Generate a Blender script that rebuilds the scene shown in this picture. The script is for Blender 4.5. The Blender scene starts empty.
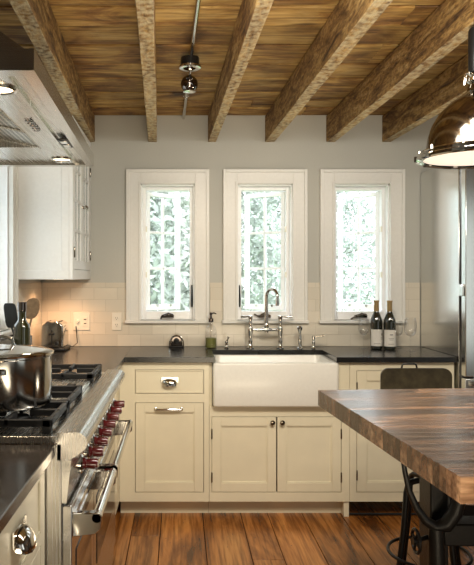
import bpy, bmesh, math, random
from mathutils import Vector, Matrix, noise as mnoise
R = random.Random(7)
S = bpy.context.scene
C = S.collection
PI = math.pi
rad = math.radians

# ------------------------------------------------------------------ camera
EYE = 1.36; FPX = 650.0
cam = bpy.data.cameras.new('camera'); camo = bpy.data.objects.new('camera', cam); C.objects.link(camo)
camo.location = (0, 0, EYE); camo.rotation_euler = (PI/2, 0, 0)
cam.sensor_fit = 'AUTO'; cam.sensor_width = 36; cam.lens = FPX/565*36
cam.shift_x = 57/565; cam.shift_y = -4.5/565
cam.clip_start = 0.02
S.camera = camo
# ------------------------------------------------------------------ view + world
S.view_settings.view_transform = 'Standard'; S.view_settings.look = 'None'
S.view_settings.gamma = 1; S.view_settings.use_curve_mapping = False
S.view_settings.exposure = 0.6
w = bpy.data.worlds.new('sky'); S.world = w; w.use_nodes = True
w.node_tree.nodes['Background'].inputs[0].default_value = (0.86, 0.93, 1, 1)
w.node_tree.nodes['Background'].inputs[1].default_value = 2.8
# ------------------------------------------------------------------ lights of the room and added fills
def area(name, loc, rot, sx, sy, power, col):
    l = bpy.data.lights.new(name, 'AREA'); l.shape = 'RECTANGLE'; l.size = sx; l.size_y = sy
    l.energy = power; l.color = col
    o = bpy.data.objects.new(name, l); C.objects.link(o); o.location = loc; o.rotation_euler = rot
    return o
def spot(name, loc, target, power, col, ang, blend=0.6, size=0.04):
    l = bpy.data.lights.new(name, 'SPOT'); l.energy = power; l.color = col
    l.spot_size = rad(ang); l.spot_blend = blend; l.shadow_soft_size = size
    o = bpy.data.objects.new(name, l); C.objects.link(o); o.location = loc
    d = Vector(target) - Vector(loc); o.rotation_euler = d.to_track_quat('-Z', 'Y').to_euler()
    return o
WARM = (1, .80, .56); NEUT = (1, .93, .84); DAY = (.88, .95, 1)
# added soft fill behind the camera; the rear wall has no glazing
area('fill_rear', (2.0, -1.9, 1.3), (rad(90), 0, 0), 2.2, 1.7, 3, (1, .96, .9))
area('fill_side', (3.25, -.5, 1.35), (rad(90), 0, rad(90)), 1.4, 1.7, 6.5, (.94, 1, .95))  # added fill by the solid right wall, brightens the refrigerator door
area('room_fill', (.75, 1.75, 2.2), (rad(42), 0, 0), 1.7, .35, 25, (1, .96, .86))  # added soft fill above the frame, aimed at the back cabinets
up = area('ceiling_fill', (0.5, -.7, 0.25), (0, 0, 0), 1.4, .8, 8, (1, .84, .6)); up.data.spread = rad(75)  # added unseen fill from behind, thrown up at the ceiling
up.rotation_euler = (Vector((.5, 2.7, 2.42))-up.location).to_track_quat('-Z', 'Y').to_euler()
spot('beam_fill', (0.16, 1.0, .15), (.42, 2.15, 2.42), 62, (1, .84, .6), 74, .8, .15)  # added unseen fill from below for the beam undersides
spot('beam_fill', (2.5, 2.7, .2), (.9, 2.6, 2.42), 62, (1, .86, .64), 84, .8, .15)  # second added fill for the beams, from the right
spot('ceiling_spot_beam', (0.15, 1.6, 2.2), (0.5, 3.9, .7), 30, WARM, 70)
spot('ceiling_spot_beam', (0.75, 1.2, 2.2), (0.1, 3.7, .4), 26, WARM, 60)

# ------------------------------------------------------------------ materials
def mat(name):
    m = bpy.data.materials.new(name); m.use_nodes = True
    n = m.node_tree; return m, n, n.nodes['Principled BSDF']
def simple(name, col, rough=.5, metal=0, spec=.5, bump=0, bscale=60, coat=0, vary=0.0):
    m, n, b = mat(name)
    b.inputs['Roughness'].default_value = rough; b.inputs['Metallic'].default_value = metal
    b.inputs['Specular IOR Level'].default_value = spec; b.inputs['Coat Weight'].default_value = coat
    tc = n.nodes.new('ShaderNodeTexCoord'); nz = n.nodes.new('ShaderNodeTexNoise')
    nz.inputs['Scale'].default_value = bscale; nz.inputs['Detail'].default_value = 4
    n.links.new(tc.outputs['Object'], nz.inputs['Vector'])
    r = n.nodes.new('ShaderNodeValToRGB'); v = max(vary, .02)
    r.color_ramp.elements[0].position = .3; r.color_ramp.elements[1].position = .7
    r.color_ramp.elements[0].color = tuple(c*(1-v) for c in col)+(1,)
    r.color_ramp.elements[1].color = tuple(min(1, c*(1+v)) for c in col)+(1,)
    n.links.new(nz.outputs['Fac'], r.inputs['Fac']); n.links.new(r.outputs['Color'], b.inputs['Base Color'])
    if bump:
        bp = n.nodes.new('ShaderNodeBump'); bp.inputs['Strength'].default_value = bump; bp.inputs['Distance'].default_value = .002
        n.links.new(nz.outputs['Fac'], bp.inputs['Height']); n.links.new(bp.outputs['Normal'], b.inputs['Normal'])
    return m
def brushed(name, col, rough=.25, stretch=(4, 4, 300)):
    m, n, b = mat(name); b.inputs['Metallic'].default_value = 1
    tc = n.nodes.new('ShaderNodeTexCoord'); mp = n.nodes.new('ShaderNodeMapping'); mp.inputs['Scale'].default_value = stretch
    nz = n.nodes.new('ShaderNodeTexNoise'); nz.inputs['Scale'].default_value = 1; nz.inputs['Detail'].default_value = 3
    n.links.new(tc.outputs['Object'], mp.inputs['Vector']); n.links.new(mp.outputs['Vector'], nz.inputs['Vector'])
    r = n.nodes.new('ShaderNodeValToRGB'); r.color_ramp.elements[0].color = tuple(c*.93 for c in col)+(1,); r.color_ramp.elements[1].color = col+(1,)
    mr = n.nodes.new('ShaderNodeMapRange'); mr.inputs['To Min'].default_value = rough*.75; mr.inputs['To Max'].default_value = rough*1.3
    n.links.new(nz.outputs['Fac'], r.inputs['Fac']); n.links.new(nz.outputs['Fac'], mr.inputs['Value'])
    n.links.new(r.outputs['Color'], b.inputs['Base Color']); n.links.new(mr.outputs['Result'], b.inputs['Roughness'])
    bp = n.nodes.new('ShaderNodeBump'); bp.inputs['Strength'].default_value = .03; bp.inputs['Distance'].default_value = .001
    n.links.new(nz.outputs['Fac'], bp.inputs['Height']); n.links.new(bp.outputs['Normal'], b.inputs['Normal'])
    return m
def wood(name, stops, scale, rough=.6, bump=.4, fine=(2, 2, 60), knots=True, attr=True, vary=.35, objrand=False, bdist=.004, coat=0, spec=.5, knotscale=(1,1,1), worn=None):
    """scale: low frequency grain scale per axis; fine: fine grain scale per axis"""
    m, n, b = mat(name); L = n.links.new
    b.inputs['Specular IOR Level'].default_value = spec; b.inputs['Coat Weight'].default_value = coat; b.inputs['Coat Roughness'].default_value = .15
    tc = n.nodes.new('ShaderNodeTexCoord'); off = n.nodes.new('ShaderNodeVectorMath'); off.operation = 'ADD'
    L(tc.outputs['Object'], off.inputs[0])
    cmb = n.nodes.new('ShaderNodeCombineXYZ')
    if attr:
        a = n.nodes.new('ShaderNodeAttribute'); a.attribute_name = 'rnd'; rv = a.outputs['Fac']
    else:
        a = n.nodes.new('ShaderNodeObjectInfo'); rv = a.outputs['Random']
    mu = n.nodes.new('ShaderNodeMath'); mu.operation = 'MULTIPLY'; mu.inputs[1].default_value = 37.7; L(rv, mu.inputs[0])
    for i in range(3): L(mu.outputs[0], cmb.inputs[i])
    L(cmb.outputs[0], off.inputs[1])
    mp = n.nodes.new('ShaderNodeMapping'); mp.inputs['Scale'].default_value = scale; L(off.outputs[0], mp.inputs['Vector'])
    n1 = n.nodes.new('ShaderNodeTexNoise'); n1.inputs['Scale'].default_value = 1; n1.inputs['Detail'].default_value = 6; n1.inputs['Roughness'].default_value = .62; n1.inputs['Distortion'].default_value = .9
    L(mp.outputs[0], n1.inputs['Vector'])
    mp2 = n.nodes.new('ShaderNodeMapping'); mp2.inputs['Scale'].default_value = fine; L(off.outputs[0], mp2.inputs['Vector'])
    n2 = n.nodes.new('ShaderNodeTexNoise'); n2.inputs['Scale'].default_value = 1; n2.inputs['Detail'].default_value = 4; L(mp2.outputs[0], n2.inputs['Vector'])
    r = n.nodes.new('ShaderNodeValToRGB'); els = r.color_ramp.elements
    while len(els) < len(stops): els.new(.5)
    for e, (p, c) in zip(els, stops): e.position = p; e.color = c+(1,)
    L(n1.outputs['Fac'], r.inputs['Fac'])
    mx = n.nodes.new('ShaderNodeMix'); mx.data_type = 'RGBA'; mx.blend_type = 'MULTIPLY'; mx.inputs['Factor'].default_value = .75
    r2 = n.nodes.new('ShaderNodeValToRGB'); r2.color_ramp.elements[0].position = .36; r2.color_ramp.elements[0].color = (.35, .3, .26, 1); r2.color_ramp.elements[1].position = .58; r2.color_ramp.elements[1].color = (1, 1, 1, 1)
    L(n2.outputs['Fac'], r2.inputs['Fac']); L(r.outputs['Color'], mx.inputs['A']); L(r2.outputs['Color'], mx.inputs['B'])
    hs = n.nodes.new('ShaderNodeHueSaturation'); mr = n.nodes.new('ShaderNodeMapRange')
    mr.inputs['To Min'].default_value = 1-vary; mr.inputs['To Max'].default_value = 1+vary; L(rv, mr.inputs['Value'])
    L(mr.outputs['Result'], hs.inputs['Value']); L(mx.outputs['Result'], hs.inputs['Color'])
    last = hs.outputs['Color']
    if knots:
        mp3 = n.nodes.new('ShaderNodeMapping'); mp3.inputs['Scale'].default_value = knotscale; L(off.outputs[0], mp3.inputs['Vector'])
        vo = n.nodes.new('ShaderNodeTexVoronoi'); vo.inputs['Scale'].default_value = 3.2; L(mp3.outputs[0], vo.inputs['Vector'])
        r3 = n.nodes.new('ShaderNodeValToRGB'); r3.color_ramp.elements[0].position = .05; r3.color_ramp.elements[0].color = (.18, .1, .06, 1); r3.color_ramp.elements[1].position = .15; r3.color_ramp.elements[1].color = (1, 1, 1, 1)
        L(vo.outputs['Distance'], r3.inputs['Fac'])
        m2 = n.nodes.new('ShaderNodeMix'); m2.data_type = 'RGBA'; m2.blend_type = 'MULTIPLY'; m2.inputs['Factor'].default_value = .8
        L(last, m2.inputs['A']); L(r3.outputs['Color'], m2.inputs['B']); last = m2.outputs['Result']
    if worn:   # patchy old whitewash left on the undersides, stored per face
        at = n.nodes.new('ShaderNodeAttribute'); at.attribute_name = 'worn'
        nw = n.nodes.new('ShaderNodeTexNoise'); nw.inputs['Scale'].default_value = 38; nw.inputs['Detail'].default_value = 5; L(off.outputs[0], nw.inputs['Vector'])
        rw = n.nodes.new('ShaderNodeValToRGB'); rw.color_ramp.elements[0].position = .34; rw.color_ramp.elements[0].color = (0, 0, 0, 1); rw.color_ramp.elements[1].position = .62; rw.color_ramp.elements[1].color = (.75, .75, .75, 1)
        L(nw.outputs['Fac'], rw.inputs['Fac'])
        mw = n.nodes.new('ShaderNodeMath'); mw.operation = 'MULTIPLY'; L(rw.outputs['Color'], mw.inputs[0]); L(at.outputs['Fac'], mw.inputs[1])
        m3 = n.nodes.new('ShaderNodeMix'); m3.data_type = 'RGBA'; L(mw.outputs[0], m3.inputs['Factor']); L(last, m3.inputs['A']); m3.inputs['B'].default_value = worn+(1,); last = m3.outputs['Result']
    L(last, b.inputs['Base Color']); b.inputs['Roughness'].default_value = rough
    bp = n.nodes.new('ShaderNodeBump'); bp.inputs['Strength'].default_value = bump; bp.inputs['Distance'].default_value = bdist
    ad = n.nodes.new('ShaderNodeMath'); L(n1.outputs['Fac'], ad.inputs[0]); L(n2.outputs['Fac'], ad.inputs[1])
    L(ad.outputs[0], bp.inputs['Height']); L(bp.outputs['Normal'], b.inputs['Normal'])
    return m
def tile(name, horiz):
    m, n, b = mat(name); L = n.links.new
    tc = n.nodes.new('ShaderNodeTexCoord'); sp = n.nodes.new('ShaderNodeSeparateXYZ'); cb = n.nodes.new('ShaderNodeCombineXYZ')
    L(tc.outputs['Object'], sp.inputs[0]); L(sp.outputs[horiz], cb.inputs[0]); L(sp.outputs['Z'], cb.inputs[1])
    of = n.nodes.new('ShaderNodeMapping'); of.inputs['Location'].default_value = (.03, -.914, 0); L(cb.outputs[0], of.inputs['Vector'])
    br = n.nodes.new('ShaderNodeTexBrick'); L(of.outputs[0], br.inputs['Vector'])
    br.inputs['Scale'].default_value = 1; br.inputs['Brick Width'].default_value = .152; br.inputs['Row Height'].default_value = .0765
    br.inputs['Mortar Size'].default_value = .0014; br.inputs['Mortar Smooth'].default_value = .3
    br.inputs['Color1'].default_value = (.74, .68, .57, 1); br.inputs['Color2'].default_value = (.66, .61, .51, 1); br.inputs['Mortar'].default_value = (.58, .53, .44, 1)
    L(br.outputs['Color'], b.inputs['Base Color']); b.inputs['Roughness'].default_value = .14
    nz = n.nodes.new('ShaderNodeTexNoise'); nz.inputs['Scale'].default_value = 14; L(tc.outputs['Object'], nz.inputs['Vector'])
    s = n.nodes.new('ShaderNodeMath'); s.operation = 'MULTIPLY_ADD'; s.inputs[1].default_value = -1.0; L(br.outputs['Fac'], s.inputs[0]); L(nz.outputs['Fac'], s.inputs[2])
    bp = n.nodes.new('ShaderNodeBump'); bp.inputs['Strength'].default_value = .5; bp.inputs['Distance'].default_value = .002
    L(s.outputs[0], bp.inputs['Height']); L(bp.outputs['Normal'], b.inputs['Normal'])
    return m
def thin_glass(name, tint=(1, 1, 1), refl=.5):
    m = bpy.data.materials.new(name); m.use_nodes = True; n = m.node_tree; n.nodes.remove(n.nodes['Principled BSDF'])
    out = n.nodes['Material Output']; t = n.nodes.new('ShaderNodeBsdfTransparent'); t.inputs[0].default_value = tint+(1,)
    g = n.nodes.new('ShaderNodeBsdfGlossy'); g.inputs['Roughness'].default_value = .02
    lw = n.nodes.new('ShaderNodeLayerWeight'); lw.inputs[0].default_value = .35
    mu = n.nodes.new('ShaderNodeMath'); mu.operation = 'MULTIPLY_ADD'; mu.inputs[1].default_value = refl; mu.inputs[2].default_value = .03
    x = n.nodes.new('ShaderNodeMixShader'); n.links.new(lw.outputs['Facing'], mu.inputs[0]); n.links.new(mu.outputs[0], x.inputs[0])
    n.links.new(t.outputs[0], x.inputs[1]); n.links.new(g.outputs[0], x.inputs[2]); n.links.new(x.outputs[0], out.inputs[0])
    return m
def emit(name, col, s):
    m, n, b = mat(name); b.inputs['Base Color'].default_value = col+(1,); b.inputs['Emission Color'].default_value = col+(1,); b.inputs['Emission Strength'].default_value = s
    b.inputs['Roughness'].default_value = .3
    return m
def grid_mat(name):
    m, n, b = mat(name); L = n.links.new; b.inputs['Metallic'].default_value = .9; b.inputs['Roughness'].default_value = .35
    tc = n.nodes.new('ShaderNodeTexCoord'); br = n.nodes.new('ShaderNodeTexBrick'); L(tc.outputs['Object'], br.inputs['Vector'])
    br.offset = 0; br.inputs['Scale'].default_value = 1; br.inputs['Brick Width'].default_value = .022; br.inputs['Row Height'].default_value = .022
    br.inputs['Mortar Size'].default_value = .005; br.inputs['Color1'].default_value = (.03, .03, .03, 1); br.inputs['Color2'].default_value = (.05, .05, .05, 1); br.inputs['Mortar'].default_value = (.62, .6, .56, 1)
    L(br.outputs['Color'], b.inputs['Base Color']); return m

M = {}
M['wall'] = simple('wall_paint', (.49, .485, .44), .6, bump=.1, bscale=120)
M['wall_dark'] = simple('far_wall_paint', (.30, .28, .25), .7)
M['white'] = simple('trim_paint', (.78, .77, .73), .35)
M['vinyl'] = simple('sash_paint', (.9, .9, .9), .3)
M['cream'] = simple('cabinet_paint', (.77, .71, .54), .33, bscale=8, vary=.03)
M['cabwhite'] = simple('upper_cabinet_paint', (.82, .82, .80), .33)
M['inside'] = simple('cabinet_interior', (.55, .5, .42), .6)
M['dark'] = simple('near_black', (.03, .025, .02), .8)  # plain near-black for underlay, deck, nails, slots and print
M['tile_x'] = tile('subway_tile_back', 'X'); M['tile_y'] = tile('subway_tile_side', 'Y')
M['stone'] = simple('honed_black_stone', (.014, .014, .014), .22, bscale=5, vary=.5, spec=.5)
M['stone2'] = simple('honed_stone', (.05, .04, .033), .2, bscale=4, vary=.5, spec=.6)
M['steel'] = brushed('brushed_steel', (.64, .62, .58), .22, (3, 3, 260))
M['steel_h'] = brushed('brushed_steel_long', (.70, .68, .64), .26, (200, 3, 3))
M['steel_r'] = brushed('range_steel', (.50, .48, .45), .26, (200, 3, 3))
M['steel_door'] = simple('refrigerator_door_steel', (.74, .75, .73), .2, 1)
M['steel_v'] = brushed('fridge_steel', (.80, .80, .78), .2, (200, 200, 3))
M['chrome'] = simple('polished_nickel', (.64, .62, .585), .08, 1)
M['potsteel'] = simple('pot_steel', (.42, .41, .39), .13, 1)
M['bronze'] = simple('dark_nickel', (.22, .19, .155), .12, 1)
M['darkchrome'] = simple('smoked_chrome', (.16, .14, .13), .1, 1)
M['black'] = simple('black_metal', (.012, .012, .012), .35, .3)
M['iron'] = simple('cast_iron', (.02, .019, .018), .42, .6, bump=.4, bscale=90)
M['grate'] = simple('grate_iron', (.012, .012, .013), .45, .2, bump=.3, bscale=150)
M['red'] = simple('red_knob', (.085, .004, .005), .22, coat=.6)
M['ceramic'] = simple('fireclay', (.82, .81, .76), .28, coat=.1)
M['plate'] = simple('switch_plate', (.82, .78, .68), .3)
M['ovenglass'] = simple('oven_glass', (.01, .01, .01), .06, 0, .8)
M['olive'] = simple('worn_olive_metal', (.045, .036, .02), .4, .5, bscale=25, vary=.4)
M['glass'] = thin_glass('clear_glass', refl=.42); M['pane'] = thin_glass('window_pane', (.95, .98, .97), refl=.3)
M['cabglass'] = thin_glass('cabinet_pane', (.8, .84, .84), refl=.6)
M['bottle'] = simple('dark_bottle_glass', (.012, .014, .008), .05, 0, .8, coat=.5)
M['green_bottle'] = simple('olive_bottle_glass', (.022, .024, .008), .08, 0, .8, coat=.6)
M['capsule'] = simple('gold_foil', (.42, .29, .13), .3, .6)
M['paper'] = simple('label_paper', (.75, .72, .66), .7)
M['soap'] = simple('green_soap', (.16, .17, .04), .3)
M['spoonwood'] = simple('spoon_wood', (.17, .11, .06), .5, vary=.3)
M['rubber'] = simple('black_plastic', (.01, .01, .01), .4)
M['lens'] = emit('lamp_lens', (1, .90, .82), .3); M['bulb'] = emit('halogen', (1, .82, .55), 3)
M['filter'] = grid_mat('hood_mesh')
M['ceil'] = wood('ceiling_boards', [(.3, (.06, .025, .007)), (.43, (.22, .105, .026)), (.55, (.37, .22, .06)), (.72, (.52, .36, .14))], (2.6, 6, 6), .65, .6, (5, 60, 60), vary=.28, knotscale=(.6, 1.6, 1))
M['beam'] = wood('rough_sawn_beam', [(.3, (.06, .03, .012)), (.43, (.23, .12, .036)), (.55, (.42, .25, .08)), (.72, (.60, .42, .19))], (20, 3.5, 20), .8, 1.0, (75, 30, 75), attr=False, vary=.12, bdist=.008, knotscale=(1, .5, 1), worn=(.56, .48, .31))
M['floor'] = wood('plank_floor', [(.3, (.07, .024, .006)), (.44, (.26, .095, .02)), (.57, (.44, .18, .045)), (.75, (.56, .28, .085))], (6, .9, 6), .27, .25, (60, 3, 60), vary=.25, knotscale=(1.4, .6, 1), spec=.5)
M['block'] = wood('butcher_block', [(.3, (.05, .025, .014)), (.5, (.16, .085, .048)), (.7, (.34, .21, .125))], (1.5, 10, 10), .26, .2, (8, 60, 60), knots=False, vary=.6)
M['bark'] = simple('bark', (.12, .09, .06), .9, vary=.3)
M['leafa'] = simple('leaf_green', (.48, .505, .45), .6, vary=.3, bscale=2)
M['leafb'] = simple('leaf_pale', (.47, .49, .45), .6, vary=.3, bscale=2)
M['lawn'] = simple('lawn_grass', (.22, .34, .11), .9, vary=.3, bscale=3)

# ------------------------------------------------------------------ mesh helpers
class MB:
    def __init__(s, M4=None):
        s.bm = bmesh.new(); s.M = M4 or Matrix.Identity(4); s.lay = s.bm.faces.layers.float.new('rnd')
    def face(s, vs, r=None):
        try:
            f = s.bm.faces.new(vs)
            if r is not None: f[s.lay] = r
            return f
        except ValueError: return None
    def v(s, p): return s.bm.verts.new(s.M @ Vector(p))
    def box(s, x0, y0, z0, x1, y1, z1, r=None):
        x0, x1 = min(x0, x1), max(x0, x1); y0, y1 = min(y0, y1), max(y0, y1); z0, z1 = min(z0, z1), max(z0, z1)
        p = [s.v(q) for q in ((x0,y0,z0),(x1,y0,z0),(x1,y1,z0),(x0,y1,z0),(x0,y0,z1),(x1,y0,z1),(x1,y1,z1),(x0,y1,z1))]
        for f in ((3,2,1,0),(4,5,6,7),(0,1,5,4),(1,2,6,5),(2,3,7,6),(3,0,4,7)): s.face([p[i] for i in f], r)
        return s
    def tube(s, pts, rads, n=12, closed=False, caps=True):
        pts = [Vector(p) for p in pts]; k = len(pts)
        if not isinstance(rads, (list, tuple)): rads = [rads]*k
        rings = []; up = None
        for i in range(k):
            a = pts[(i-1) % k] if (closed or i > 0) else pts[i]; b = pts[(i+1) % k] if (closed or i < k-1) else pts[i]
            t = (b-a).normalized()
            if up is None:
                up = Vector((0, 0, 1)) if abs(t.z) < .9 else Vector((1, 0, 0))
            u = (up - t*up.dot(t)).normalized(); w_ = t.cross(u); up = u
            rings.append([s.v(pts[i] + (u*math.cos(2*PI*j/n) + w_*math.sin(2*PI*j/n))*rads[i]) for j in range(n)])
        for i in range(k if closed else k-1):
            A, B = rings[i], rings[(i+1) % k]
            for j in range(n): s.face([A[j], A[(j+1) % n], B[(j+1) % n], B[j]])
        if caps and not closed: s.face(rings[0][::-1]); s.face(rings[-1])
        return s
    def lathe(s, prof, c=(0, 0, 0), n=32, cap=True, axis='Z'):
        c = Vector(c); rings = []
        def P(r, a, h):
            if axis == 'Z': return c + Vector((r*math.cos(a), r*math.sin(a), h))
            if axis == 'X': return c + Vector((h, r*math.cos(a), r*math.sin(a)))
            return c + Vector((r*math.cos(a), h, -r*math.sin(a)))
        for (r, h) in prof:
            if r < 1e-5: rings.append([s.v(P(0, 0, h))])
            else: rings.append([s.v(P(r, 2*PI*j/n, h)) for j in range(n)])
        for A, B in zip(rings, rings[1:]):
            for j in range(n):
                if len(A) == 1 and len(B) == 1: continue
                if len(A) == 1: s.face([A[0], B[(j+1) % n], B[j]])
                elif len(B) == 1: s.face([A[j], A[(j+1) % n], B[0]])
                else: s.face([A[j], A[(j+1) % n], B[(j+1) % n], B[j]])
        if cap:
            if len(rings[0]) > 1: s.face(rings[0][::-1])
            if len(rings[-1]) > 1: s.face(rings[-1])
        return s
    def loft(s, A, B, caps=True):
        a = [s.v(p) for p in A]; b = [s.v(p) for p in B]; n = len(a)
        for i in range(n): s.face([a[i], a[(i+1) % n], b[(i+1) % n], b[i]])
        if caps: s.face(a[::-1]); s.face(b)
        return s
    def poly(s, pts): s.face([s.v(p) for p in pts]); return s
def wmat(o):
    m = Matrix.Identity(4)
    while o: m = o.matrix_basis @ m; o = o.parent
    return m
def obj(name, mb, m, parent=None, bevel=0, sharp=35, smooth=True):
    bm = mb.bm
    if parent: bm.transform(wmat(parent).inverted())
    bmesh.ops.recalc_face_normals(bm, faces=bm.faces[:])
    if smooth:
        for f in bm.faces: f.smooth = True
        for e in bm.edges:
            if len(e.link_faces) == 2 and e.calc_face_angle(0) > rad(sharp): e.smooth = False
    me = bpy.data.meshes.new(name); bm.to_mesh(me); bm.free()
    me.materials.append(m)
    o = bpy.data.objects.new(name, me); C.objects.link(o)
    if parent: o.parent = parent
    if bevel:
        b = o.modifiers.new('bevel', 'BEVEL'); b.width = bevel; b.segments = 2; b.limit_method = 'ANGLE'; b.angle_limit = rad(40)
    return o
def tag(o, label=None, cat=None, group=None, kind=None):
    if label: o['label'] = label
    if cat: o['category'] = cat
    if group: o['group'] = group
    if kind: o['kind'] = kind
    return o
def thing(name, label, cat, loc=(0, 0, 0), rotz=0, group=None):
    o = bpy.data.objects.new(name, None); C.objects.link(o); o.location = loc; o.rotation_euler = (0, 0, rotz)
    o.empty_display_size = .05
    return tag(o, label, cat, group)
def kids(o): return [c for c in C.objects if c.parent == o]
def copy_tree(o, parent=None):
    ks = kids(o); c = o.copy(); C.objects.link(c); c.parent = parent
    for k in ks: copy_tree(k, c)
    return c
def struct(name, mb, m, **k): return tag(obj(name, mb, m, **k), kind='structure')
def px(x, Y): return (x-180)*Y/FPX
def pz(y, Y): return EYE-(y-278)*Y/FPX
def arc(c, r, a0, a1, n, plane='XZ'):
    out = []
    for i in range(n+1):
        a = rad(a0+(a1-a0)*i/n); u, v = r*math.cos(a), r*math.sin(a)
        out.append({'XZ': (c[0]+u, c[1], c[2]+v), 'YZ': (c[0], c[1]+u, c[2]+v), 'XY': (c[0]+u, c[1]+v, c[2])}[plane])
    return out

# ------------------------------------------------------------------ room shell
XL, XR, YB, YF, ZC = -.91, 3.3, 4.25, -2.1, 2.42
# floor planks
mb = MB(); x = XL-.02
while x < XR:
    wd = R.choice([.14, .155, .2, .22, .235]); y = YF
    while y < YB+.02:
        ln = R.uniform(1.6, 3.2); y1 = min(y+ln, YB+.02)
        mb.box(x+.0018, y+.0015, -.03, x+wd-.0018, y1-.0015, 0, R.random()); y = y1
    x += wd
struct('floor', mb, M['floor'], bevel=.0015)
struct('floor_underlay', MB().box(XL-.1, YF-.1, -.06, XR+.3, YB+.14, -.031), M['dark'])
# floor nails
mb = MB()
for i in range(60):
    mb.lathe([(.003, 0), (.003, .0006), (0, .0006)], (R.uniform(-.3, 1.3), R.uniform(2.9, 3.7), 0), 6)
struct('trim_1', mb, M['dark'])
# ceiling boards
mb = MB(); y = YF
while y < YB:
    wd = R.choice([.17, .2, .23, .26]); x = XL-.05
    y1 = min(y+wd, YB)
    while x < XR:
        ln = R.uniform(1.2, 2.6); x1 = min(x+ln, XR)
        dz = R.uniform(0, .006)
        mb.box(x+.001, y+.008, ZC+dz, x1-.002, y1-.008, ZC+.03, R.random()); x = x1
    y = y1
struct('ceiling', mb, M['ceil'], bevel=.002)
struct('ceiling_deck', MB().box(XL-.1, YF-.1, ZC+.031, XR+.1, YB+.14, ZC+.06), M['dark'])
# windows rectangles on the back wall (opening x0,x1), z
OZ0, OZ1 = 1.088, 1.975
WIN = [(px(140.5, YB), px(195, YB)), (px(237, YB), px(292.6, YB)), (px(333.5, YB), px(389.6, YB))]
WT = .13
def wall_cells(add, a0, a1, holes, z0, z1):
    """solid pieces between holes (u0,u1,h0,h1)"""
    u = a0
    for (u0, u1, h0, h1) in holes:
        if u0 > u: add(u, u0, z0, z1)
        if h0 > z0: add(u0, u1, z0, min(h0, z1))
        if h1 < z1: add(u0, u1, max(h1, z0), z1)
        u = u1
    if a1 > u: add(u, a1, z0, z1)
holes = [(a, b, OZ0, OZ1) for a, b in WIN]
mb = MB(); wall_cells(lambda a, b, c, d: mb.box(a, YB, c, b, YB+WT, d), XL-WT, XR+.1, holes, 0, ZC+.03)
struct('wall_back', mb, M['wall'])
# tiled splash, 10 mm proud
TZ = 1.33
mb = MB(); hol = [(px(126.6, YB), px(210, YB), 1.066, 3), (px(223.5, YB), px(307.5, YB), 1.066, 3), (px(319.5, YB), px(404.4, YB), 1.066, 3)]
wall_cells(lambda a, b, c, d: mb.box(a, YB-.008, c, b, YB-.0005, d), XL+.009, 1.565, hol, .915, TZ)
struct('trim_2', mb, M['tile_x'])
struct('trim_3', MB().box(XL+.0005, 3.54, .915, XL+.009, YB-.0085, TZ).box(XL+.0005, 2.96, .915, XL+.009, 3.54, 1.04), M['tile_y'])
# left wall with window over the worktop
LW = (3.02, 3.44, 1.09, 1.99)
mb = MB(); wall_cells(lambda a, b, c, d: mb.box(XL-WT, a, c, XL, b, d), YF, YB, [LW], 0, ZC+.03)
struct('wall_left', mb, M['wall'])
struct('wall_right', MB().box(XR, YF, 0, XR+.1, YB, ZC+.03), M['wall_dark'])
struct('wall_rear', MB().box(XL-.1, YF-.1, 0, XR+.1, YF, ZC+.03), M['wall_dark'])

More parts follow.
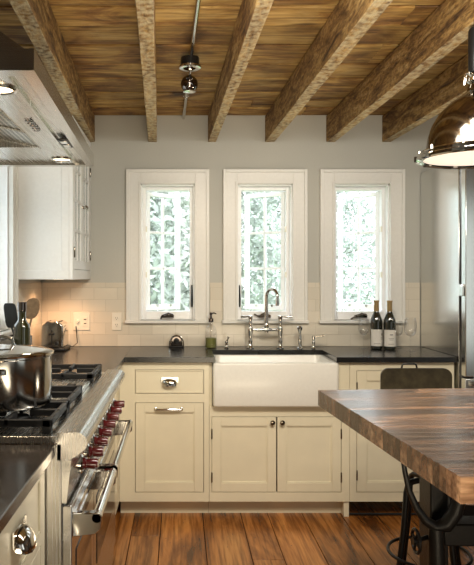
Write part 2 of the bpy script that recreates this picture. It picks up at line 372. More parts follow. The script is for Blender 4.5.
# ------------------------------------------------------------------ windows
def casing(mb, T, u0, u1, z0, z1, cw=.086, th=.022):
    """T maps (u, out, z) -> matrix already in mb.M; out positive into room"""
    mb.box(u0-cw, 0, z0-.01, u0, th, z1+cw); mb.box(u1, 0, z0-.01, u1+cw, th, z1+cw); mb.box(u0, 0, z1, u1, th, z1+cw)
    # backband and inner bead
    bb = .014
    mb.box(u0-cw-.006, 0, z0-.01, u0-cw+bb, th+.012, z1+cw+.006); mb.box(u1+cw-bb, 0, z0-.01, u1+cw+.006, th+.012, z1+cw+.006); mb.box(u0-cw+bb, 0, z1+cw-bb, u1+cw-bb, th+.012, z1+cw+.006)
    mb.box(u0-.012, .002, z0, u0+.003, th+.006, z1+.012); mb.box(u1-.003, .002, z0, u1+.012, th+.006, z1+.012); mb.box(u0+.003, .002, z1-.003, u1-.003, th+.006, z1+.012)
def window(n, Mx, u0, u1, z0, z1, hinge, ang, loc):
    """local frame: u along wall, +w into the room, z up"""
    t = thing('window_%d' % n, None, None, loc); tag(t, kind='structure')
    mb = MB(Mx); casing(mb, None, u0, u1, z0, z1); obj('casing', mb, M['white'], t, bevel=.002)
    mb = MB(Mx); mb.box(u0-.10, 0, z0-.022, u1+.10, .042, z0-.004); mb.box(u0, -WT, z0-.022, u1, 0, z0+.002); obj('window_sill', mb, M['white'], t, bevel=.003)
    mb = MB(Mx)   # jamb liner and stepped fixed frame
    mb.box(u0, -WT, z0, u0+.012, .001, z1); mb.box(u1-.012, -WT, z0, u1, .001, z1); mb.box(u0, -WT, z1-.012, u1, .001, z1)
    f = .034
    mb.box(u0+.012, -WT, z0, u0+f, -.055, z1); mb.box(u1-f, -WT, z0, u1-.012, -.055, z1)
    mb.box(u0+f, -WT, z1-f, u1-f, -.055, z1-.012); mb.box(u0+f, -WT, z0, u1-f, -.03, z0+.052)
    obj('window_frame', mb, M['vinyl'], t, bevel=.002)
    # sash: built closed then swung about its hinge
    s0, s1, q0, q1 = u0+f+.002, u1-f-.002, z0+.055, z1-f-.003
    hu = s0 if hinge == 'L' else s1
    a = rad(ang) * (-1 if hinge == 'L' else 1)
    Ms = Mx @ Matrix.Translation((hu, -WT+.02, 0)) @ Matrix.Rotation(a, 4, 'Z') @ Matrix.Translation((-hu, WT-.02, 0))
    mb = MB(Ms); y0, y1 = -WT-.012, -WT+.022; st = .026
    mb.box(s0, y0, q0, s0+st, y1, q1); mb.box(s1-st, y0, q0, s1, y1, q1); mb.box(s0+st, y0, q1-st, s1-st, y1, q1); mb.box(s0+st, y0, q0, s1-st, y1, q0+st+.012)
    mid = (s0+s1)/2; mb.box(mid-.007, y0+.006, q0+st, mid+.007, y1-.006, q1-st)
    for k in (1, 2):
        zz = q0+st+.012+(q1-q0-2*st-.012)*k/3; mb.box(s0+st, y0+.006, zz-.008, s1-st, y1-.006, zz+.008)
    sash = obj('sash', mb, M['vinyl'], t, bevel=.0015)
    obj('pane', MB(Ms).box(s0+st, -WT+.003, q0+st, s1-st, -WT+.006, q1-st), M['pane'], sash)
    mb = MB(Ms)
    for k in (.3, .7):
        zz = q0+st; uu = s0+(s1-s0)*k; mb.box(uu-.007, y1, zz-.004, uu+.007, y1+.006, zz+.012)
    obj('screen_clip', mb, M['chrome'], sash)
    mb = MB(Mx)
    for k in (.3, .68):
        zz = q0+(q1-q0)*k; mb.box(hu-.005, -WT+.05, zz-.018, hu+.005, -.05, zz+.018)
    obj('hinge', mb, M['plate'], t)
    # crank operator
    cu = (u0+u1)/2+.005
    mb = MB(Mx); mb.box(cu-.045, -.03, z0+.012, cu+.035, -.008, z0+.03, ); mb.tube([(cu+.03, -.012, z0+.03), (cu+.0, -.006, z0+.04), (cu-.035, -.004, z0+.026)] if n % 2 else [(cu-.03, -.012, z0+.03), (cu-.0, -.006, z0+.045), (cu+.03, -.004, z0+.02)], [.006, .007, .008], 8)
    mb.tube([(cu-.045, -.012, z0+.02), (cu-.075 if hinge == 'R' else cu-.05, 0.0, z0+.035 if n == 2 else z0+.004)], .006, 8)
    obj('crank', mb, M['bronze'] if n != 1 else M['darkchrome'], t)
    lu = u1-.02 if hinge == 'L' else u0+.02
    if n in (1, 2):
        mb = MB(Mx); mb.box(lu-.004, -.056, z0+.08, lu+.004, -.03, z0+.225); mb.tube([(lu, -.028, z0+.085), (lu, -.02, z0+.13), (lu, -.028, z0+.22)], [.006, .007, .004], 8)
        obj('latch', mb, M['black'], t)
    return t
MB_back = Matrix(((1, 0, 0, 0), (0, -1, 0, YB), (0, 0, 1, 0), (0, 0, 0, 1)))
window(1, MB_back, WIN[0][0], WIN[0][1], OZ0, OZ1, 'L', 38, ((WIN[0][0]+WIN[0][1])/2, YB, OZ0))
window(2, MB_back, WIN[1][0], WIN[1][1], OZ0, OZ1, 'R', 30, ((WIN[1][0]+WIN[1][1])/2, YB, OZ0))
window(3, MB_back, WIN[2][0], WIN[2][1], OZ0, OZ1, 'R', 38, ((WIN[2][0]+WIN[2][1])/2, YB, OZ0))
Ml = Matrix(((0, 1, 0, XL), (1, 0, 0, 0), (0, 0, 1, 0), (0, 0, 0, 1)))
window(4, Ml, LW[0], LW[1], LW[2], LW[3], 'L', 0, (XL, (LW[0]+LW[1])/2, LW[2]))

# ------------------------------------------------------------------ ceiling beams
BX = [(-.615, -.556), (-.209, -.150), (.183, .235), (.556, .618), (.955, 1.013), (1.321, 1.380), (1.70, 1.76), (2.09, 2.15), (2.48, 2.54)]
BL = ['rough-sawn ceiling beam running past the stainless hood, leftmost beam',
      'rough-sawn ceiling beam between the hood beam and the ceiling conduit',
      'rough-sawn ceiling beam just right of the ceiling conduit, above the middle window',
      'rough-sawn ceiling beam meeting the wall at the right side of the middle window',
      'rough-sawn ceiling beam meeting the wall above the left side of the right window',
      'rough-sawn ceiling beam meeting the wall above the right side of the right window',
      'rough-sawn ceiling beam behind the pendant lamp, above the refrigerator']
for i, (a, b) in enumerate(BX[:7]):
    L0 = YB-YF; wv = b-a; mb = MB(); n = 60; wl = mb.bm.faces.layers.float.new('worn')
    prev = None
    for k in range(n+1):     # gently uneven hand-hewn section
        yy = -L0*k/n
        j = lambda s: mnoise.noise(Vector((i*5.3+s*9.1, yy*2.2, s*3.7)))*.004
        ring = [mb.v((-wv/2+j(1), yy, 2.249+j(2)-ZC)), (mb.v((wv/2+j(3), yy, 2.249+j(4)-ZC))), mb.v((wv/2+j(5)*.6, yy, -.001)), mb.v((-wv/2+j(6)*.6, yy, -.001))]
        if prev:
            for q in range(4):
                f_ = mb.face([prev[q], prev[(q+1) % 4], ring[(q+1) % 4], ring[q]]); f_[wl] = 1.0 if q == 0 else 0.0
        else: mb.face(ring)
        prev = ring
    mb.face(prev[::-1])
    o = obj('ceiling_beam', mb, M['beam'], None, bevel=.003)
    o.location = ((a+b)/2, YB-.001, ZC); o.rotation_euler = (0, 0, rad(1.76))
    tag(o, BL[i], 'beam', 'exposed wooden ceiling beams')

# ------------------------------------------------------------------ shaker fronts etc. in local frames
def front(x0, dirx, y):  # not used
    pass
def frame_back(Y): return Matrix(((1, 0, 0, 0), (0, -1, 0, Y), (0, 0, 1, 0), (0, 0, 0, 1)))       # u = X, out = -Y
def frame_left(X): return Matrix(((0, 1, 0, X), (1, 0, 0, 0), (0, 0, 1, 0), (0, 0, 0, 1)))        # u = Y, out = +X
def shaker(Mx, u0, u1, z0, z1, st=.05, th=.019, name='door', parent=None, m=None):
    mb = MB(Mx)
    mb.box(u0, -th, z0, u0+st, 0, z1); mb.box(u1-st, -th, z0, u1, 0, z1); mb.box(u0+st, -th, z0, u1-st, 0, z0+st); mb.box(u0+st, -th, z1-st, u1-st, 0, z1)
    mb.box(u0+st, -th, z0+st, u1-st, -.010, z1-st)
    e = .006
    mb.box(u0+st, -.011, z0+st, u0+st+e, -.004, z1-st); mb.box(u1-st-e, -.011, z0+st, u1-st, -.004, z1-st)
    mb.box(u0+st+e, -.011, z0+st, u1-st-e, -.004, z0+st+e); mb.box(u0+st+e, -.011, z1-st-e, u1-st-e, -.004, z1-st)
    return obj(name, mb, m or M['cream'], parent, bevel=.0012)
def slab(Mx, u0, u1, z0, z1, parent, name='drawer', th=.019):
    mb = MB(Mx); mb.box(u0, -th, z0, u1, -.004, z1)
    e = .007
    mb.box(u0, -.004, z0, u0+e, 0, z1); mb.box(u1-e, -.004, z0, u1, 0, z1); mb.box(u0+e, -.004, z0, u1-e, 0, z0+e); mb.box(u0+e, -.004, z1-e, u1-e, 0, z1)
    return obj(name, mb, M['cream'], parent, bevel=.001)
def face_frame(Mx, u0, u1, z0, z1, openings, parent, m=None):
    """frame with holes; openings list of (u0,u1,z0,z1) arranged in columns"""
    us = sorted(set([u0, u1]+[o[0] for o in openings]+[o[1] for o in openings])); zs = sorted(set([z0, z1]+[o[2] for o in openings]+[o[3] for o in openings]))
    mb = MB(Mx)
    for a, b in zip(us, us[1:]):
        run = None
        for c, d in zip(zs, zs[1:]):
            inside = any(o[0] <= (a+b)/2 <= o[1] and o[2] <= (c+d)/2 <= o[3] for o in openings)
            if not inside:
                if run and abs(run[1]-c) < 1e-6: run[1] = d
                else:
                    if run: mb.box(a, -.019, run[0], b, 0, run[1])
                    run = [c, d]
        if run: mb.box(a, -.019, run[0], b, 0, run[1])
    return obj('face_frame', mb, m or M['cream'], parent)
def cup_pull(Mx, u, z, parent, w_=.085, d=.028, h=.034):
    """bin pull: quarter shell with end ears and back plate"""
    mb = MB(Mx); n = 8; k = 12; rows = []
    for i in range(k+1):
        a = PI*i/k; row = []
        for j in range(n+1):
            b = PI/2*j/n
            rr = math.sin(a)**.6 if 0 < i < k else 0.02
            row.append(mb.v((u-w_/2*math.cos(a), .002+d*rr*math.cos(b), z-.004+h*.9*rr*math.sin(b)-.012*(1-math.sin(b))*rr)))
        rows.append(row)
    for A, B in zip(rows, rows[1:]):
        for j in range(n): mb.face([A[j], A[j+1], B[j+1], B[j]])
    mb.box(u-w_/2-.006, 0, z+.002, u+w_/2+.006, .003, z+h*.9+.002)
    for sg in (-1, 1): mb.lathe([(.007, 0), (.007, .005), (.003, .008), (0, .008)], (u+sg*(w_/2-.002), 0, z+.008), 10, axis='Y')
    mb.tube([(u-w_/2+.004, .012, z-.008), (u-.02, d*.95, z-.014), (u+.02, d*.95, z-.014), (u+w_/2-.004, .012, z-.008)], .0035, 8)
    return obj('bin_pull', mb, M['chrome'], parent)
def knob(Mx, u, z, parent, r=.014, m=None):
    mb = MB(Mx @ Matrix.Translation((u, 0, z)) @ Matrix.Rotation(PI, 4, 'Z') @ Matrix.Scale(1, 4))
    mb.lathe([(.008, 0), (.006, -.008), (.006, -.014), (r, -.02), (r, -.026), (r*.6, -.031), (0, -.032)], (0, 0, 0), 16, axis='Y')
    return obj('knob', mb, m or M['bronze'], parent)
def hinges(Mx, u, zs, parent):
    for z in zs:
        mb = MB(Mx); mb.tube([(u, .003, z-.03), (u, .003, z-.024), (u, .003, z+.024), (u, .003, z+.03)], [.002, .0045, .0045, .002], 8)
        obj('hinge', mb, M['bronze'], parent)

# ---- back run base cabinets -------------------------------------------------
YC = 3.69; FB = frame_back(YC)
def carcass(x0, x1, z0, z1, parent, toe=None, y1=4.235):
    mb = MB(); t = .018
    mb.box(x0, YC+.019, z0, x0+t, y1, z1); mb.box(x1-t, YC+.019, z0, x1, y1, z1); mb.box(x0+t, YC+.019, z0, x1-t, y1, z0+t); mb.box(x0+t, y1-t, z0+t, x1-t, y1, z1)
    if toe: mb.box(x0, toe, 0, x1, toe+.018, z0)
    return obj('carcass', mb, M['cream'], parent)
ZT = .882
c1 = thing('base_cabinet', 'cream base cabinet with top drawer and tall pull-out, left of the white sink', 'cabinet', (-.09, YC, 0), 0, 'cream base cabinets')
carcass(-.344, .165, .0906, ZT, c1, 3.765)
g = .003
op = [(px(135.5, YC)-g, px(203.5, YC)+g, .7066-g, .837+g), (px(135.5, YC)-g, px(203.5, YC)+g, .1458-g, .65+g)]
face_frame(FB, -.344, .165, .0906, ZT, op, c1)
dr = slab(FB, op[0][0]+g, op[0][1]-g, .7066, .837, c1); cup_pull(FB, px(169.5, YC), pz(383, YC), dr)
dd = shaker(FB, op[1][0]+g, op[1][1]-g, .1458, .65, .052, parent=c1)
mb = MB(FB); uc, zc = px(168.5, YC), pz(409, YC)
mb.tube([(uc-.075, .002, zc-.002), (uc-.068, .022, zc), (uc, .026, zc+.002), (uc+.068, .022, zc), (uc+.075, .002, zc-.002)], [.006, .0055, .0065, .0055, .006], 8)
for sg in (-1, 1): mb.lathe([(.010, 0), (.010, .004), (.005, .007), (0, .007)], (uc+sg*.073, 0, zc), 10, axis='Y')
obj('handle', mb, M['chrome'], dd)
c2 = thing('sink_base_cabinet', 'cream two-door base cabinet under the white farmhouse sink', 'cabinet', (.55, YC, 0), 0, 'cream base cabinets')
ZS = .632
mb = MB(); mb.box(.167, YC+.019, .0906, .183, 4.235, ZT).box(.932, YC+.019, .0906, .95, 4.235, ZT).box(.183, YC+.019, .0906, .932, 4.235, .108).box(.183, 4.217, .108, .932, 4.235, ZT).box(.167, 3.765, 0, .95, 3.783, .0906)
obj('carcass', mb, M['cream'], c2)
xs = (px(212, YC), px(276.2, YC), px(277.4, YC), px(341, YC))
face_frame(FB, .167, .962, .0906, ZS, [(xs[0]-g, xs[3]+g, .1458-g, .570+g)], c2)
obj('end_stile', MB(FB).box(.898, -.019, ZS, .962, 0, ZT), M['cream'], c2)
obj('foot_board', MB().box(.932, 3.70, 0, .962, 4.0, .0905), M['cream'], c2, bevel=.002)
d1 = shaker(FB, xs[0], xs[1], .1458, .570, .05, parent=c2); d2 = shaker(FB, xs[2], xs[3], .1458, .570, .05, parent=c2)
knob(FB, px(272.2, YC), pz(422, YC), d1); knob(FB, px(282, YC), pz(422, YC), d2)
hinges(FB, xs[0]-.001, (.475, .228), d1); hinges(FB, xs[3]+.001, (.475, .228), d2)
c3 = thing('base_cabinet', 'cream single-door base cabinet between the sink and the refrigerator', 'cabinet', (1.26, YC, 0), 0, 'cream base cabinets')
mb = MB(); t_ = .018
mb.box(.964, YC+.019, .0906, .982, 4.235, ZT).box(1.538, YC+.019, .0906, 1.556, 4.235, ZT).box(.982, YC+.019, .0906, 1.538, 4.235, .108).box(.982, 4.217, .108, 1.538, 4.235, ZT).box(.964, 3.98, 0, 1.556, 3.998, .0906)
obj('carcass', mb, M['cream'], c3)
o3 = (px(357, YC), px(447, YC), .1458, pz(371, YC))
face_frame(FB, .964, 1.556, .0906, ZT, [(o3[0]-g, o3[1]+g, o3[2]-g, o3[3]+g)], c3)
d3 = shaker(FB, o3[0], o3[1], o3[2], o3[3], .055, parent=c3); knob(FB, o3[1]-.026, .77, d3); hinges(FB, o3[0]-.001, (.74, .24), d3)
tag(obj('floor_rail', MB().tube([(.966, 3.715, .013), (1.25, 3.715, .012), (1.55, 3.715, .013)], .0065, 8), M['black']), 'thin black metal rail along the floor in front of the right base cabinet', 'rail')
# ---- left run base cabinets
FL = frame_left(-.345)
c4 = thing('base_cabinet', 'cream base cabinet in the corner beyond the range', 'cabinet', (-.62, 3.3, 0), 0, 'cream base cabinets')
mb = MB(); mb.box(-.905, 2.962, .0906, -.365, 2.98, ZT).box(-.905, 2.98, .0906, -.365, 3.70, .108).box(-.905, 2.98, .108, -.887, 3.70, ZT).box(-.42, 2.962, 0, -.402, 3.70, .0906)
obj('carcass', mb, M['cream'], c4)
face_frame(FL, 2.962, 3.686, .0906, ZT, [(3.0, 3.6, .143, .85)], c4)
shaker(FL, 3.003, 3.597, .146, .847, .052, parent=c4)
c5 = thing('base_cabinet', 'cream drawer base cabinet under the near worktop, left foreground', 'cabinet', (-.62, 1.2, 0), 0, 'cream base cabinets')
FN = frame_left(-.36)
mb = MB(); mb.box(-.905, .62, .0906, -.38, .638, ZT).box(-.905, 1.71, .0906, -.38, 1.728, ZT).box(-.905, .638, .0906, -.38, 1.71, .108).box(-.905, .638, .108, -.887, 1.71, ZT).box(-.44, .62, 0, -.422, 1.728, .0906)
obj('carcass', mb, M['cream'], c5)
opn = [(1.19, 1.68, .70, .85), (1.19, 1.68, .42, .67), (1.19, 1.68, .14, .39), (.66, 1.15, .70, .85), (.66, 1.15, .14, .67)]
face_frame(FN, .62, 1.728, .0906, ZT, opn, c5)
for k, (a, b, c, d) in enumerate(opn):
    if k in (0, 3): q = slab(FN, a+g, b-g, c+g, d-g, c5)
    else: q = shaker(FN, a+g, b-g, c+g, d-g, .045, parent=c5, name='drawer' if k < 3 else 'door')
    if k != 4: cup_pull(FN, (a+b)/2+.02, (c+d)/2-.004, q, .10, .034, .042)

# ---- worktops ---------------------------------------------------------------
CT0, CT1, YE = .884, .914, 3.66
mb = MB()
mb.box(-.905, 2.955, CT0, -.313, 4.238, CT1); mb.box(-.313, YE, CT0, .196, 4.238, CT1); mb.box(.196, 4.03, CT0, .882, 4.238, CT1); mb.box(.882, YE, CT0, 1.562, 4.238, CT1)
tag(obj('worktop', mb, M['stone'], None, bevel=.0015), 'long black stone worktop wrapping the corner and running past the sink', 'worktop')
tag(obj('worktop', MB().box(-.905, .6, CT0, -.333, 1.738, CT1), M['stone2'], None, bevel=.003), 'black stone worktop in the left foreground, on the near side of the range', 'worktop')

# ---- farmhouse sink
mb = MB(); x0, x1, y0, y1, z0, z1 = .186, .892, 3.635, 4.05, .636, .884
def rrect(a, b, c, d, r, z, n=5):
    out = []
    for (cx, cy, s) in ((b-r, d-r, 0), (a+r, d-r, 90), (a+r, c+r, 180), (b-r, c+r, 270)):
        for i in range(n+1):
            an = rad(s+90*i/n); out.append((cx+r*math.cos(an), cy+r*math.sin(an), z))
    return out
levels = [(0, .018, z0), (-.0, .02, z0), (0, .02, z1-.008), (.003, .02, z1-.001), (.008, .02, z1)]
rings = [rrect(x0+.012, x1-.012, y0+.012, y1-.012, .02, z0)] + [rrect(x0+i, x1-i, y0+i, y1-i, .02, z) for i, _, z in ((.003, 0, z0+.004), (0, 0, z0+.012), (0, 0, z1-.010), (.003, 0, z1-.003), (.008, 0, z1))]
rings += [rrect(x0+.026, x1-.026, y0+.026, y1-.026, .03, z1), rrect(x0+.03, x1-.03, y0+.03, y1-.03, .03, z1-.006), rrect(x0+.034, x1-.034, y0+.034, y1-.034, .03, z0+.04), rrect(x0+.05, x1-.05, y0+.05, y1-.05, .03, z0+.025)]
vr = [[mb.v(p) for p in r_] for r_ in rings]
for A, B in zip(vr, vr[1:]):
    for j in range(len(A)): mb.face([A[j], A[(j+1) % len(A)], B[(j+1) % len(A)], B[j]])
mb.face(vr[0][::-1]); mb.face(vr[-1])
sk = thing('farmhouse_sink', 'white apron-front farmhouse sink set in the black worktop', 'sink', (.54, 3.85, z0))
obj('basin', mb, M['ceramic'], sk, sharp=50)
obj('drain', MB().lathe([(.04, .001), (.045, .003), (.03, .004), (.01, .002), (0, .002)], (.54, 3.86, z0+.025), 20), M['chrome'], sk)

# ------------------------------------------------------------------ upper cabinet
uc_ = thing('wall_cabinet', 'white wall cabinet with glazed doors beside the hood, over the toaster', 'cabinet', (-.75, 3.9, 1.35))
UX = -.582; UY0 = 3.53; UZ0, UZ1 = 1.352, 2.24; FU = frame_left(UX)
mb = MB(); mb.box(-.908, UY0, UZ0, UX-.02, UY0+.018, UZ1).box(-.908, 4.224, UZ0, UX-.02, 4.241, UZ1).box(-.908, UY0+.018, UZ0, UX-.02, 4.224, UZ0+.018).box(-.908, UY0+.018, UZ1-.018, UX-.02, 4.224, UZ1).box(-.908, UY0+.018, UZ0+.018, -.9, 4.224, UZ1-.018)
# side panel frame (applied)
mb.box(-.908, UY0-.006, UZ0, UX-.02, UY0, UZ0+.05); mb.box(UX-.06, UY0-.006, UZ0+.05, UX-.02, UY0, UZ1)
obj('carcass', mb, M['cabwhite'], uc_, bevel=.0015)
obj('shelf', MB().box(-.899, UY0+.02, 1.66, UX-.03, 4.22, 1.675).box(-.899, UY0+.02, 1.95, UX-.03, 4.22, 1.965), M['cabwhite'], uc_)
face_frame(FU, UY0-.006, 4.241, UZ0, UZ1, [(UY0+.035, 4.20, UZ0+.055, UZ1-.05)], uc_, M['cabwhite'])
mid = (UY0+.035+4.20)/2
for k, (a, b) in enumerate(((UY0+.038, mid-.0015), (mid+.0015, 4.197))):
    mb = MB(FU); zz0, zz1 = UZ0+.058, UZ1-.053; st = .05
    mb.box(a, -.019, zz0, a+st, .0, zz1); mb.box(b-st, -.019, zz0, b, 0, zz1); mb.box(a+st, -.019, zz0, b-st, 0, zz0+st); mb.box(a+st, -.019, zz1-st, b-st, 0, zz1)
    m_ = (a+b)/2; mb.box(m_-.007, -.016, zz0+st, m_+.007, -.002, zz1-st)
    for q in (1, 2, 3):
        z_ = zz0+st+(zz1-zz0-2*st)*q/4; mb.box(a+st, -.016, z_-.008, b-st, -.002, z_+.008)
    dd = obj('door', mb, M['cabwhite'], uc_, bevel=.001)
    obj('pane', MB(FU).box(a+st, -.012, zz0+st, b-st, -.009, zz1-st), M['cabglass'], dd)
    knob(FU, (b-.022) if k == 0 else (a+.022), pz(208, 3.9), dd, .013, M['chrome'])
    hinges(FU, a if k == 0 else b, (UZ0+.15, UZ1-.2), dd)
tag(obj('under_cabinet_light', MB().lathe([(.0, 0), (.030, 0), (.034, .0005), (.034, .001), (0, .001)], (-.74, 3.95, UZ0-.0012), 20), M['bulb']), 'small round light fixed under the white wall cabinet', 'light')
l_ = bpy.data.lights.new('under_cabinet_glow', 'SPOT'); l_.energy = 6; l_.color = (1, .55, .28); l_.spot_size = rad(150); l_.spot_blend = .8; l_.shadow_soft_size = .03
lo = bpy.data.objects.new('under_cabinet_glow', l_); C.objects.link(lo); lo.location = (-.74, 3.97, UZ0-.02)

# ------------------------------------------------------------------ range hood
hd = thing('range_hood', 'stainless steel canopy hood over the range', 'range hood', (-.65, 2.3, 1.868))
YN, YH = 1.59, 2.965
def xf(y): return -.357-(y-YN)*.026
HB, HT = 1.868, 1.922
def prof(y): f = xf(y); return [(-.905, y, HB), (f, y, HB), (f, y, HT), (f-.025, y, HT), (-.905, y, HT+(f-.025+.905)*.73)]
mb = MB()
A, B = prof(YN), prof(YH); va = [mb.v(p) for p in A]; vb = [mb.v(p) for p in B]
for i in (1, 2, 3, 4): mb.face([va[i], va[(i+1) % 5], vb[(i+1) % 5], vb[i]])
mb.face(va[::-1]); mb.face(vb)
lip = .032; iz = HB+.014
fN, fF = xf(YN), xf(YH)
mb.poly([(fN, YN, HB), (fF, YH, HB), (fF-lip, YH-.04, HB), (fN-lip, YN+.045, HB)])
mb.poly([(fN, YN, HB), (-.905, YN, HB), (-.905, YN+.045, HB), (fN-lip, YN+.045, HB)])
mb.poly([(fF, YH, HB), (-.905, YH, HB), (-.905, YH-.04, HB), (fF-lip, YH-.04, HB)])
for P, Q in (((fN-lip, YN+.045), (fF-lip, YH-.04)), ((-.905, YN+.045), (fN-lip, YN+.045)), ((-.905, YH-.04), (fF-lip, YH-.04))):
    mb.poly([(P[0], P[1], HB), (Q[0], Q[1], HB), (Q[0], Q[1], iz+.002), (P[0], P[1], iz+.002)])
obj('canopy', mb, M['steel'], hd, smooth=False)
mb = MB(); mb.poly([(fN-lip, YN+.045, iz), (fF-lip, YH-.04, iz), (-.555, YH-.04, iz), (-.545, YN+.045, iz)])
mb.poly([(-.555, 2.60, iz), (-.555, YH-.04, iz), (-.905, YH-.04, iz), (-.905, 2.60, iz)])
mb.poly([(-.545, YN+.045, iz), (-.545, 1.72, iz), (-.905, 1.72, iz), (-.905, YN+.045, iz)])
for yy in (1.721, 2.601): mb.poly([(-.55, yy, iz), (-.9, yy, iz), (-.9, yy, iz+.085)])
obj('underside_panel', mb, M['steel_h'], hd, smooth=False)
mb = MB(); s0_ = .048; mb.loft([(fN-lip-s0_, YN+.05, iz), (fN-lip-s0_, YN+.05, iz-.009), (-.54, YN+.05, iz-.009), (-.54, YN+.05, iz)], [(fF-lip-s0_, YH-.045, iz), (fF-lip-s0_, YH-.045, iz-.009), (-.55, YH-.045, iz-.009), (-.55, YH-.045, iz)])
obj('lamp_rail', mb, M['steel_h'], hd, smooth=False); iz -= .009
iz += .009
for k in range(3):
    a = 1.722+k*.2935; b = a+.29; mb = MB()
    mb.loft([(-.55, a, iz), (-.55, a, iz+.012), (-.9, a, iz+.09), (-.9, a, iz+.078)], [(-.55, b, iz), (-.55, b, iz+.012), (-.9, b, iz+.09), (-.9, b, iz+.078)])
    fl = obj('filter', mb, M['filter'], hd, smooth=False)
    mb = MB()
    for yy in (a+.004, b-.004): mb.tube([(-.553, yy, iz-.001), (-.9, yy, iz+.076)], .005, 6)
    mb.tube([(-.553, a+.004, iz-.001), (-.553, b-.004, iz-.001)], .005, 6)
    obj('filter_frame', mb, M['steel_h'], fl)
iz -= .009
for (x, y) in ((-.49, 1.76), (-.51, 2.80)):
    hl = obj('lamp', MB().lathe([(.045, 0), (.048, -.004), (.04, -.006), (.038, 0), (.036, .004)], (x, y, iz-.0005), 24, cap=False), M['chrome'], hd)
    obj('bulb', MB().lathe([(.037, -.002), (.0, -.0035)], (x, y, iz), 24), M['bulb'], hl)
    spot('hood_lamp_beam', (x, y, iz-.01), (x-.02, y, 0), 7, (1, .78, .5), 120)
# switch plate and badge lying on the underside panel
sx, sy = px(65.5, 650*.508/135), 0
d = iz-.004-EYE; sy = FPX*d/(278-143.5); sx = px(65.5, sy)
sw = obj('switch_panel', MB().box(sx-.022, sy-.075, iz-.005, sx+.022, sy+.075, iz-.0005), M['rubber'], hd, bevel=.002)
for q in (-.035, .03): obj('switch', MB().box(sx-.013, sy+q-.022, iz-.009, sx+.013, sy+q+.022, iz-.005), M['chrome'], sw, bevel=.002)
ly = FPX*d/(278-126); lx = px(33, ly)
# cursive badge of looping chrome strokes
mb = MB(); pts = []
for i in range(46):
    u = i/45; a = u*2*PI*4.5
    pts.append((lx+.011*math.cos(a)*(1 if i % 9 else 1.3), ly-.085+u*.16+.012*math.sin(a), iz-.003))
mb.tube(pts, .0017, 5)
obj('badge', mb, M['darkchrome'], hd)

# ------------------------------------------------------------------ range
rg = thing('range', 'stainless steel professional gas range with red knobs', 'range', (-.62, 2.35, 0))
RY0, RY1 = 1.745, 2.95
mb = MB(); mb.box(-.905, RY0, .09, -.318, RY1, .915); obj('body', mb, M['steel_r'], rg, bevel=.002)
mb = MB(); mb.box(-.905, RY0, .915, -.33, RY1, .934); obj('cooktop', mb, M['steel_h'], rg, bevel=.002)
mb = MB(); mb.box(-.905, RY0, .934, -.865, RY1, 1.01); obj('backguard', mb, M['steel'], rg, bevel=.003)
pf = [(-.33, .87), (-.33, .945), (-.277, .945)]+[(-.277+.028*math.sin(rad(a)), .917+.028*math.cos(rad(a))) for a in (20, 40, 60, 80, 100, 125, 150)]+[(-.275, .885), (-.297, .87)]
mb = MB(); mb.loft([(x, RY0, z) for x, z in pf], [(x, RY1, z) for x, z in pf]); obj('bullnose', mb, M['steel_r'], rg, sharp=50)
mb = MB(); mb.loft([(-.318, RY0, .87), (-.292, RY0, .87), (-.305, RY0, .755), (-.318, RY0, .755)], [(-.318, RY1, .87), (-.292, RY1, .87), (-.305, RY1, .755), (-.318, RY1, .755)]); obj('control_panel', mb, M['steel'], rg, smooth=False)
ks = [1.945+.131*i for i in range(8)]
for y in ks:
    kb = obj('knob', MB().lathe([(.018, 0), (.018, .014), (.0145, .018), (.0155, .048), (.013, .052), (0, .052)], (-.297, y, .805), 20, axis='X').box(-.2455, y-.002, .795, -.244, y+.002, .818), M['red'], rg)
    obj('bezel', MB().lathe([(.028, -.004), (.028, .005), (.023, .009), (.0195, .009), (.0195, 0)], (-.298, y, .805), 24, cap=False, axis='X'), M['chrome'], kb)
for (a, b) in ((RY0+.008, 2.198), (2.206, RY1-.008)):
    dr = obj('oven_door', MB().box(-.318, a, .17, -.292, b, .745), M['steel'], rg, bevel=.003)
    obj('oven_window', MB().box(-.293, a+.07, .36, -.2895, b-.07, .60), M['ovenglass'], dr, bevel=.002)
    mb = MB()
    mb.box(-.293, a+.02, .715, -.284, b-.02, .722)
    for q in range(5): mb.box(-.293, a+.05, .645+q*.008, -.2885, b-.05, .649+q*.008)
    obj('vent_trim', mb, M['chrome'], dr)
    mb = MB(); hz = .708; hx = -.226
    mb.tube([(hx, a+.012, hz), (hx, b-.012, hz)], .0135, 16)
    obj('handle', mb, M['chrome'], dr)
    for yy in (a+.012, b-.042):
        mb = MB(); bp_ = [(-.2925, hz+.012), (hx+.006, hz+.0135), (hx+.014, hz+.004), (hx+.012, hz-.03), (hx-.004, hz-.045), (-.2925, hz-.052)]; mb.loft([(x, yy, z) for x, z in bp_], [(x, yy+.026, z) for x, z in bp_])
        obj('handle_bracket', mb, M['chrome'], dr, bevel=.003)
mb = MB(); mb.box(-.318, RY0+.01, .095, -.30, RY1-.01, .165); obj('kick_panel', mb, M['steel'], rg, bevel=.002)
for x in (-.36, -.85):
    for y in (RY0+.05, RY1-.05): obj('leg', MB().lathe([(.022, 0), (.022, .02), (.016, .03), (.016, .09)], (x, y, 0), 12), M['steel'], rg)
GZ0, GZ1 = .945, .975
